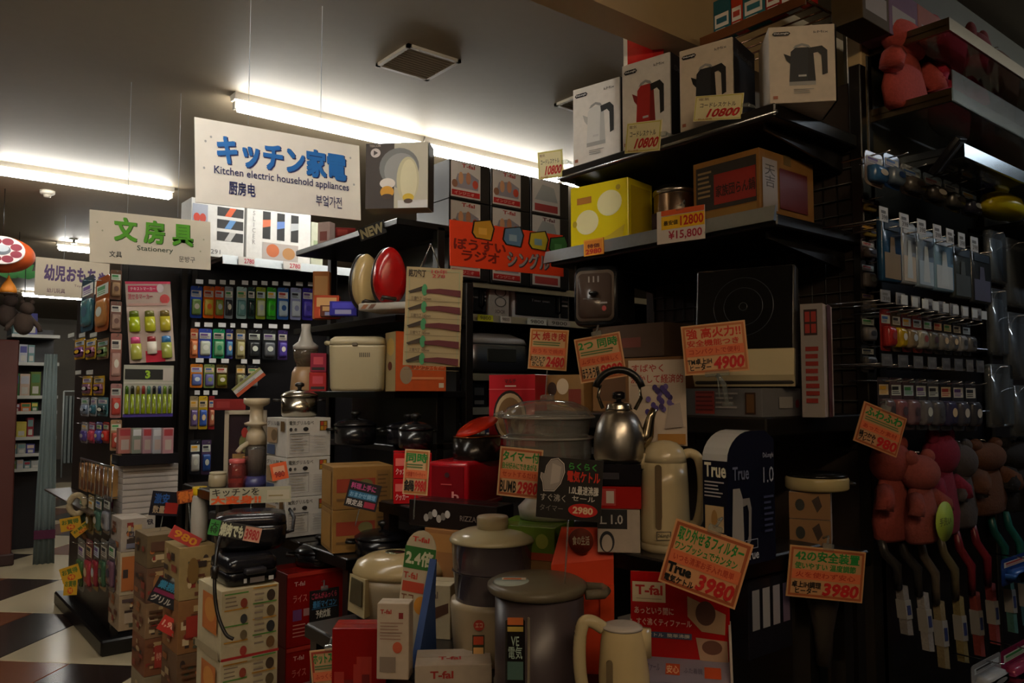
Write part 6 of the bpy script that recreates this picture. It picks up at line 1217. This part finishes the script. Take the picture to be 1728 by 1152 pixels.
for k, (px, py) in enumerate(((12, 532), (40, 545))):
    p = at(px, py, 6.6); o = empty('plush_animal', f'{["dark brown", "brown"][k]} hanging plush animal {["at the edge under the lantern", "beside the far grey shelving"][k]}', 'plush toy', loc=p, th=facing(px))
    mb = MB(); mb.lathe([(.075 * math.sin(t), -.1 * math.cos(t)) for t in [math.pi * q / 10 for q in range(11)]], (('2a1c14', '33241a')[k], 'plush'), 18, caps=False); mb.build('body', o)
    mb = MB(); mb.lathe([(.055 * math.sin(t), .12 - .055 * math.cos(t)) for t in [math.pi * q / 10 for q in range(11)]], (('2a1c14', '33241a')[k], 'plush'), 18, caps=False, c=(.02, -.02)); hd = mb.build('head', o)
    for e in (-1, 1):
        mb = MB(); mb.lathe([(.02 * math.sin(t), .175 - .02 * math.cos(t)) for t in [math.pi * q / 6 for q in range(7)]], (('2a1c14', '33241a')[k], 'plush'), 10, caps=False, c=(.02 + e * .035, -.02)); mb.build('ear', hd)
    for e in (-1, 1):
        mb = MB(); mb.tube([(e * .05, 0, .04), (e * .11, -.02, -.03), (e * .12, -.02, -.07)], .02, (('2a1c14', '33241a')[k], 'plush'), 8); mb.build('paw', o)
    mb = MB(); mb.tube([(0, 0, .17), (0, 0, .5)], .003, BLK, 5); mb.build('string', o)
# ================================================================ PEG WALL OF THE NEAR GONDOLA
PY = 1.24
pw = empty('peg_wall', 'dark peg wall with hooks along the near gondola', 'display wall', loc=(2.5, 1.27, 0))
mb = MB(); mb.box(.02, 2.6, 0, .03, .05, 2.2, ('17161a', 'plastic')); mb.build('back_panel', pw)
mb = MB(); mb.box(.0, 2.6, .0, .05, 2.2, 3.05, ('4a4430', 'paper')); mb.build('upper_panel', pw)
for xx in (.0, .92, 1.85):
    mb = MB(); mb.box(xx, xx + .03, -.03, .02, .05, 2.6, ('6a6a66', 'brushed') if xx else BLK, .003, 1); mb.build('post', pw)
mb = MB(); mb.box(0, 2.6, -.4, .03, .0, .12, BLK, .01, 1); mb.build('plinth', pw)
for z in (1.92, 1.66, 1.42):
    mb = MB(); mb.tube([(.03, -.02, z), (2.6, -.02, z)], .008, ('8a8c90', 'metal'), 8); mb.build('cross_bar', pw)
# upper trays with clear fronts
for k, (z, dy) in enumerate(((2.62, .24), (2.40, .24), (2.22, .27))):
    o = empty('acrylic_shelf', f'{["uppermost brown edged", "middle brown edged", "lowest clear fronted"][k]} shelf above the peg wall', 'shelf', loc=(2.52, PY, z), group='clear trays above the peg wall')
    mb = MB(); mb.box(0, 1.5, -dy, .02, -.004, 0, ('b0aca0', 'clear')); mb.build('tray', o)
    for q in ((0, 1.5, -dy - .008, -dy), (0, .012, -dy, .02)):
        mb = MB(); mb.box(q[0], q[1], q[2], q[3], -.02, .02, ('7a6a50', 'brushed') if k < 2 else ('9aa4a8', 'metal')); mb.build('edge_rail', o)
    if k == 1:
        mb = MB(); mb.box(0, 1.5, -dy - .012, -dy - .009, -.02, .075, ('d0d8d8', 'clear')); mb.build('front_pane', o)
def mitten(label, px0, px1, pt, pb, Y, col, ears=True, tagc=None, name='plush_glove', z=None, group='plush animal gloves', col2=None):
    s = slot(px0, px1, pt, pb, Y=Y, z=z); W, H = s.W, s.H
    o = empty(name, label, 'glove', s, 0, group=group)
    def el(rx, ry, rz, cz, cx=0, cy=0): return [[(cx + rx * math.sin(t) * math.cos(a), cy + ry * math.sin(t) * math.sin(a), cz - rz * math.cos(t)) for a in [2 * math.pi * q / 18 for q in range(18)]] for t in [math.pi * (k + .25) / 10.5 for k in range(11)]]
    mb = MB(); mb.loft([[(W * .46 * k * math.cos(a) + dx, .04 * k * math.sin(a), zz) for a in [2 * math.pi * q / 18 for q in range(18)]] for zz, k, dx in ((0, .75, 0), (.01, .9, 0), (H * .2, 1.0, 0), (H * .45, .8, 0), (H * .6, .62, 0), (H * .68, .5, 0))], (col, 'plush')); mb.build('body', o)
    mb = MB(); mb.loft(el(W * .42, .05, H * .21, H * .78), (col2 or col, 'plush')); hd = mb.build('head', o)
    if ears:
        for e in (-1, 1):
            mb = MB(); mb.loft(el(W * .13, .02, H * .09, H * .96, e * W * .28), (col, 'plush')); mb.build('ear', hd)
    for e in (-1, 1):
        mb = MB(); mb.tube([(e * W * .3, -.01, H * .52), (e * W * .48, -.03, H * .42), (e * W * .5, -.03, H * .34)], W * .12, (col, 'plush'), 8); mb.build('paw', o)
    if tagc:
        mb = MB(); mb.lathe([(W * .30, -.058), (W * .30, -.055)], (tagc, 'paper'), 24, c=(W * .12, H * .25), axis='y'); tg = mb.build('round_tag', o)
        fr = (Vector((W * .12 - W * .2, -.058, H * .25 - W * .1)), Vector((W * .4, 0, 0)), Vector((0, 0, W * .2)), Vector((0, -1, 0)))
        prints(tg, 1, 1, 1, [(fr, 't', 0, .2, 1, .8, '手洗い', '6a7a3a', .02)])
    mb = MB(); mb.tube([(0, .0, H * .97), (0, .0, H * 1.02), (0, .06, H * 1.03)], .003, CHROME, 5); mb.build('hook', o)
    return o
GYp = PY - .10
mitten('salmon plush glove at the front end of the peg wall', 1474, 1534, 744, 912, GYp, '8a3a30')
mitten('salmon pink plush glove with a green round tag', 1528, 1578, 766, 916, GYp - .05, '8a443c', tagc='a8c44a')
mitten('magenta plush glove with a small white tag', 1566, 1612, 728, 902, GYp, '7a1a34', tagc=None)
mitten('grey plush glove between the magenta and brown gloves', 1604, 1640, 748, 890, GYp, '4a4444')
mitten('brown plush glove with round ears', 1634, 1694, 745, 868, GYp, '5a341c')
mitten('black plush glove with an orange round tag', 1684, 1740, 742, 862, GYp, '17120f', tagc='a0661c')
# upper gloves on the trays
mitten('pink plush glove standing on the middle tray', 1488, 1562, 48, 165, PY - .08, 'b0483e', ears=True, z=2.402, group='plush gloves on the trays')
mitten('crimson plush glove standing on the middle tray', 1562, 1632, 62, 170, PY - .08, 'a41c34', ears=True, z=2.402, group='plush gloves on the trays')
mitten('dark red plush glove at the far end of the tray', 1632, 1668, 70, 165, PY - .07, '5a1c18', ears=True, z=2.402, group='plush gloves on the trays')
mitten('brown wig shaped plush beyond the trays', 1648, 1722, 100, 205, PY - .05, '4a2c14', ears=False, z=2.30, group='plush gloves on the trays')
for k, (a, b, t, bo, c, nm) in enumerate(((1456, 1500, -20, 60, '4a3a1c', 'olive brown'), (1500, 1548, -25, 45, '6a4a5c', 'mauve'), (1548, 1600, -30, 30, '8a5040', 'terracotta'), (1625, 1680, -30, 40, 'a0988c', 'pale grey'))):
    s = slot(a, b, t, bo, Y=PY - .10, z=2.622); s.H = .16
    carton('storage_box', f'{nm} carton on the uppermost tray of the peg wall', s, .1, c, [('F', 'r', .1, .2, .9, .6, '8a7a6a')], group='cartons on the uppermost tray')
s = slot(1548, 1652, 222, 300, Y=PY - .22, deg=35, z=2.0)
p = at(1600, 262, 2.35); o = empty('black_case', 'flat black case tilted over the hanging packs', 'case', loc=p, th=math.radians(10)); o.rotation_euler = (math.radians(40), math.radians(-14), math.radians(14))
mb = MB(); mb.box(-.075, .075, -.01, .01, -.06, .06, ('0f0e12', 'plastic'), .004); mb.build('case_body', o)
mb = MB(); mb.box(-.06, .06, -.013, -.01, -.05, .05, ('17151a', 'fabric'), .001, 1); mb.build('front_pocket', o)
# pouches under the trays
po = [(1460, 1490, 262, 318, '8a7a70', '3a6a9a', 'beige blue'), (1492, 1518, 266, 322, '2a4a80', '6a7a8a', 'blue'), (1520, 1555, 285, 335, '3a3230', '55504a', 'brown grey'), (1558, 1590, 300, 348, '2c2826', '4a443e', 'dark brown'), (1592, 1620, 312, 360, '33302e', '4a4844', 'charcoal'), (1622, 1650, 325, 370, '22222a', '3a3a48', 'blue black'), (1655, 1690, 300, 345, '2a2a5a', '4a4a90', 'navy')]
for k, (a, b, t, bo, c1, c2, nm) in enumerate(po):
    hangpack(f'{nm} pouch, {ORD[k]} along the row under the clear trays', a, b, t, bo, PY - .12, c1, c2, 'pouches under the clear trays', None, name='hanging_pouch', t=.03)
# first hook row: tall blue and white cards
tc = [(1480, 1512, 372, 478, '1f4a6c', 'blue and tan', '8a7450'), (1513, 1537, 378, 482, 'b0b8bc', 'white', 'c8bca8'), (1539, 1567, 390, 488, '9ab0c4', 'pale blue', 'a8c0d0'), (1568, 1600, 400, 494, '8ab0c8', 'sky blue', 'c0ccd0'), (1601, 1630, 418, 506, '4a504e', 'dark grey', '3a403e'), (1632, 1664, 428, 514, '3a3e40', 'charcoal', '4a4a60')]
for k, (a, b, t, bo, c, nm, c2) in enumerate(tc):
    s = slot(a, b, t, bo, Y=PY - .14); W, H = s.W, s.H
    o = empty('cloth_pack', f'{nm} tall cloth pack, {ORD[k]} along the upper hook row', 'pack', s, 0, group='tall cloth packs on the upper hooks')
    mb = MB(); mb.loft([[(x, y, z) for x, z in rrect(W, H * kk, .006, 2, 0, H / 2)] for y, kk in ((.0, 1), (-.012, .98), (-.016, .92))], (c, 'gloss')); mb.build('pouch', o)
    prints(o, W, .034, H, [('F', 'r', .08, .05, .92, .45, c2), ('F', 'r', .1, .8, .9, .94, 'd0d8dc' if 0 < k < 4 else '2a3a4a'), ('F', 'p', [(.3, .1), (.7, .1), (.6, .7), (.4, .7)], 'c8d4d8' if 0 < k < 4 else c2)])
    mb = MB(); mb.tube([(0, .14, H * .97), (0, -.05, H * .97)], .003, CHROME, 5); mb.build('hook', o)
def hooklabels(xs, y0, slope, h, Y, c, rowname):
    for k, (a, b) in enumerate(xs):
        d = slope * (a - xs[0][0])
        s = slot(a, b, y0 + d, y0 + h + d, Y=Y); W, H = s.W, s.H
        o = empty('hook_label', f'{c[1]} price label on a hook end, {ORD[k]} in the {rowname} label row', 'label', s, 0, group=f'price labels of the {rowname} hook row')
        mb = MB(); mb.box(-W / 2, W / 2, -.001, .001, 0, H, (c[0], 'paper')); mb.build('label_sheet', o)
        prints(o, W, .002, H, [('F', 'r', .15, .55, .7, .75, '6a6a6a'), ('F', 't', .2, .12, .9, .45, '398', '4a4a4a', .01)])
        mb = MB(); mb.tube([(0, .18, H * .2), (0, .002, H * .2)], .0025, CHROME, 5); mb.build('hook', o)
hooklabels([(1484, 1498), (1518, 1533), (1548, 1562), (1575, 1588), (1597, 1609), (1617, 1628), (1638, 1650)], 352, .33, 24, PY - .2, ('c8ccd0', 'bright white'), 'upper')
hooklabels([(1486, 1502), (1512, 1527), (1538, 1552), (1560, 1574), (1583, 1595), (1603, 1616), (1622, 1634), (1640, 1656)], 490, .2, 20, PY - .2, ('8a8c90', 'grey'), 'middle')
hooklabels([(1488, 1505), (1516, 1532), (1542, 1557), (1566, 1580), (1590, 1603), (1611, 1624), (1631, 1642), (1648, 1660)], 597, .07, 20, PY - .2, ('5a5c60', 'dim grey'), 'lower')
row2 = [(1486, 1503, '8a2a28', 'a83030', 'dark red'), (1505, 1520, '5a4a3a', 'b89a20', 'yellow brown'), (1522, 1538, '6a2a2c', '8a7a60', 'maroon'), (1540, 1556, '8a3a34', '9a9a90', 'red grey'), (1558, 1573, '4a2a30', '6a6a64', 'plum'), (1575, 1590, '3a3436', '7a7a78', 'smoke'), (1592, 1606, '3a3c40', '6a6c70', 'slate'), (1608, 1622, '34363a', '8a8c90', 'steel'), (1624, 1638, '2c2e34', '5a5c60', 'graphite')]
for k, (a, b, c1, c2, nm) in enumerate(row2):
    hangpack(f'{nm} sock pack with silver top, {ORD[k]} along the middle hook row', a, b, 522 + (a - 1486) * .17, 592 + (a - 1486) * .06, PY - .16, c1, c2, 'sock packs on the middle hooks', 'c8d0d4', name='sock_pack', t=.025)
row3 = ['3a3438', '55444a', '4a3a40', '3c3c42', '44464c', '2c2e3a', '383a44', '2a2c34']
for k, c in enumerate(row3):
    a = 1482 + k * 21; hangpack(f'{["dim grey", "dusky pink", "mauve grey", "dark grey", "pewter", "blue black", "ink", "soot"][k]} sock pack, {ORD[k]} along the lower hook row', a, a + 19, 636 + k * 1.0, 724 + k * .5, PY - .15, c, ['6a5a5e', '8a5a60', '7a6068', '6a6a70', '5a5c64', '3a3a5a', '4a4c58', '3a3c44'][k], 'sock packs on the lower hooks', None, name='sock_pack', t=.025)
# strip of small bead packs on the corner edge
for k, (t, bo, c1, c2, nm) in enumerate(((338, 362, '4a2438', 'c8b060', 'plum and yellow'), (380, 404, '3a2c30', 'c0a850', 'brown and yellow'), (406, 440, '4a3a38', '8a7a70', 'taupe'), (442, 490, '4a4440', 'a8a098', 'grey bead'), (492, 530, '44403e', '9a9490', 'silver bead'), (532, 580, '3c3836', '8a8684', 'smoky bead'), (582, 628, '383432', '7a7674', 'dark bead'))):
    hangpack(f'{nm} pack, {ORD[k]} down the strip on the corner edge', 1453, 1476, t, bo, PY - .01, c1, c2, 'bead packs down the corner edge', None)
# clear bags further along
for k, (a, b, t, bo, c1, nm) in enumerate(((1660, 1688, 395, 480, '8a9aa8', 'pale blue'), (1690, 1728, 410, 520, '7a8088', 'grey'), (1664, 1690, 490, 600, '6a7078', 'dark grey'), (1692, 1730, 530, 640, '4a4c50', 'smoke'), (1662, 1700, 615, 720, '3a3c40', 'charcoal'), (1702, 1740, 650, 735, '2c2e34', 'blue black'))):
    s = slot(a, b, t, bo, Y=PY - .13); W, H = s.W, s.H
    o = empty('clear_bag', f'{nm} clear bag of brushes, {ORD[k]} beyond the sock packs', 'bag', s, 0, group='clear bags of brushes')
    mb = MB(); mb.loft([[(x, y, z) for x, z in rrect(W, H, .012, 2, 0, H / 2)] for y in (0, -.02)], ('c4ccd0', 'clear')); mb.build('bag_film', o)
    mb = MB(); mb.loft([[(x, y, z) for x, z in rrect(W * .7, H * .8, .012, 2, 0, H * .45)] for y in (-.003, -.016)], (c1, 'plastic')); mb.build('contents', o)
    mb = MB(); mb.tube([(0, .1, H * .96), (0, -.04, H * .96)], .003, CHROME, 5); mb.build('hook', o)
# shower brushes low on the wall
br = [(1478, 1530, 905, 1080, '2a2826', 'black', '8a8684'), (1512, 1566, 900, 1110, '2c2a28', 'second black', '9a9694'), (1546, 1590, 900, 1140, '5a5044', 'taupe', '8a7c5c'), (1580, 1622, 895, 1130, '5c543e', 'olive', '8a7c50'), (1608, 1650, 890, 1120, '6a1c26', 'dark red', '8a3a34'), (1636, 1676, 880, 1100, '74202a', 'crimson', '9a4444'), (1666, 1706, 862, 1080, '17504a', 'teal', '4a7a74'), (1692, 1730, 855, 1070, '1a5c58', 'bright teal', '3a7088')]
for k, (a, b, t, bo, c, nm, c2) in enumerate(br):
    s = slot(a, b, t, bo, Y=PY - .10); W, H = s.W, s.H
    o = empty('bath_brush', f'{nm} bent handled bath brush hanging low on the peg wall', 'brush', s, 0, group='bath brushes low on the peg wall')
    mb = MB(); mb.tube([(-W * .32, 0, H * 1.0), (-W * .3, -.01, H * .85), (-W * .12, -.03, H * .72), (-W * .2, -.035, H * .64), (W * .0, -.02, H * .5)], [.012, .014, .014, .012, .012], (c, 'plastic'), 10); mb.build('handle', o)
    mb = MB(); mb.loft([[(x + W * (.28 - .3 * (z / H)), y, z) for x, z in [(-.016, H * .02), (.016, H * .0), (.016, H * .5), (-.016, H * .52)]] for y in (-.028, -.006)], (c2, 'plush'), False); mb.build('brush_head', o)
    mb = MB(); mb.loft([[(x + W * (.28 - .3 * (z / H)), y, z) for x, z in [(-.018, H * .18), (.018, H * .17), (.018, H * .36), (-.018, H * .37)]] for y in (-.031, -.003)], ('9a9894', 'paper'), False); bnd = mb.build('paper_band', o)
    mb = MB(); mb.loft([[(x + W * (.28 - .3 * (z / H)), y, z) for x, z in [(-.010, H * .22), (.010, H * .215), (.010, H * .31), (-.010, H * .315)]] for y in (-.0325, -.031)], ('2c3a70', 'paper'), False); mb.build('blue_mark', bnd)
for k, (a, b, t, bo, c, nm) in enumerate(((1690, 1740, 1095, 1160, '7a1c44', 'magenta'), (1640, 1690, 1120, 1170, '8a8c90', 'silver'), (1690, 1740, 940, 985, '1c3a7a', 'blue'))):
    hangpack(f'{nm} scrub pack at the bottom end of the peg wall', a, b, t, bo, PY - .2, c, {'magenta': 'a03a5a', 'silver': 'b8bcc0', 'blue': '2a5aa8'}[nm], 'scrub packs low on the wall', None, t=.04)
# silver light rail and yellow bag at the frame edge
o = empty('metal_shelf', 'silver edged shelf with chrome clips beyond the clear trays', 'shelf', loc=(3.25, PY, 2.12))
mb = MB(); mb.box(0, 1.6, -.34, .0, -.012, 0, ('6a7278', 'brushed')); mb.build('tray', o)
mb = MB(); mb.box(0, 1.6, -.348, -.34, -.05, .02, ('b4bcc0', 'metal')); mb.build('edge_rail', o)
s = slot(1688, 1740, 250, 292, Y=PY - .22, z=2.122); 
o = empty('sponge_bag', 'bright yellow bag lying on the silver edged shelf', 'bag', s, .1); W = s.W
mb = MB(); mb.loft([oval(W * .45, .05, 0), oval(W * .5, .06, .02), oval(W * .45, .05, .06), oval(W * .2, .02, .08)], ('b8a818', 'gloss')); mb.build('bag_body', o)
mb = MB(); mb.loft([oval(W * .12, .012, .078), oval(W * .2, .02, .1)], ('c8bc30', 'gloss')); mb.build('tied_top', o)
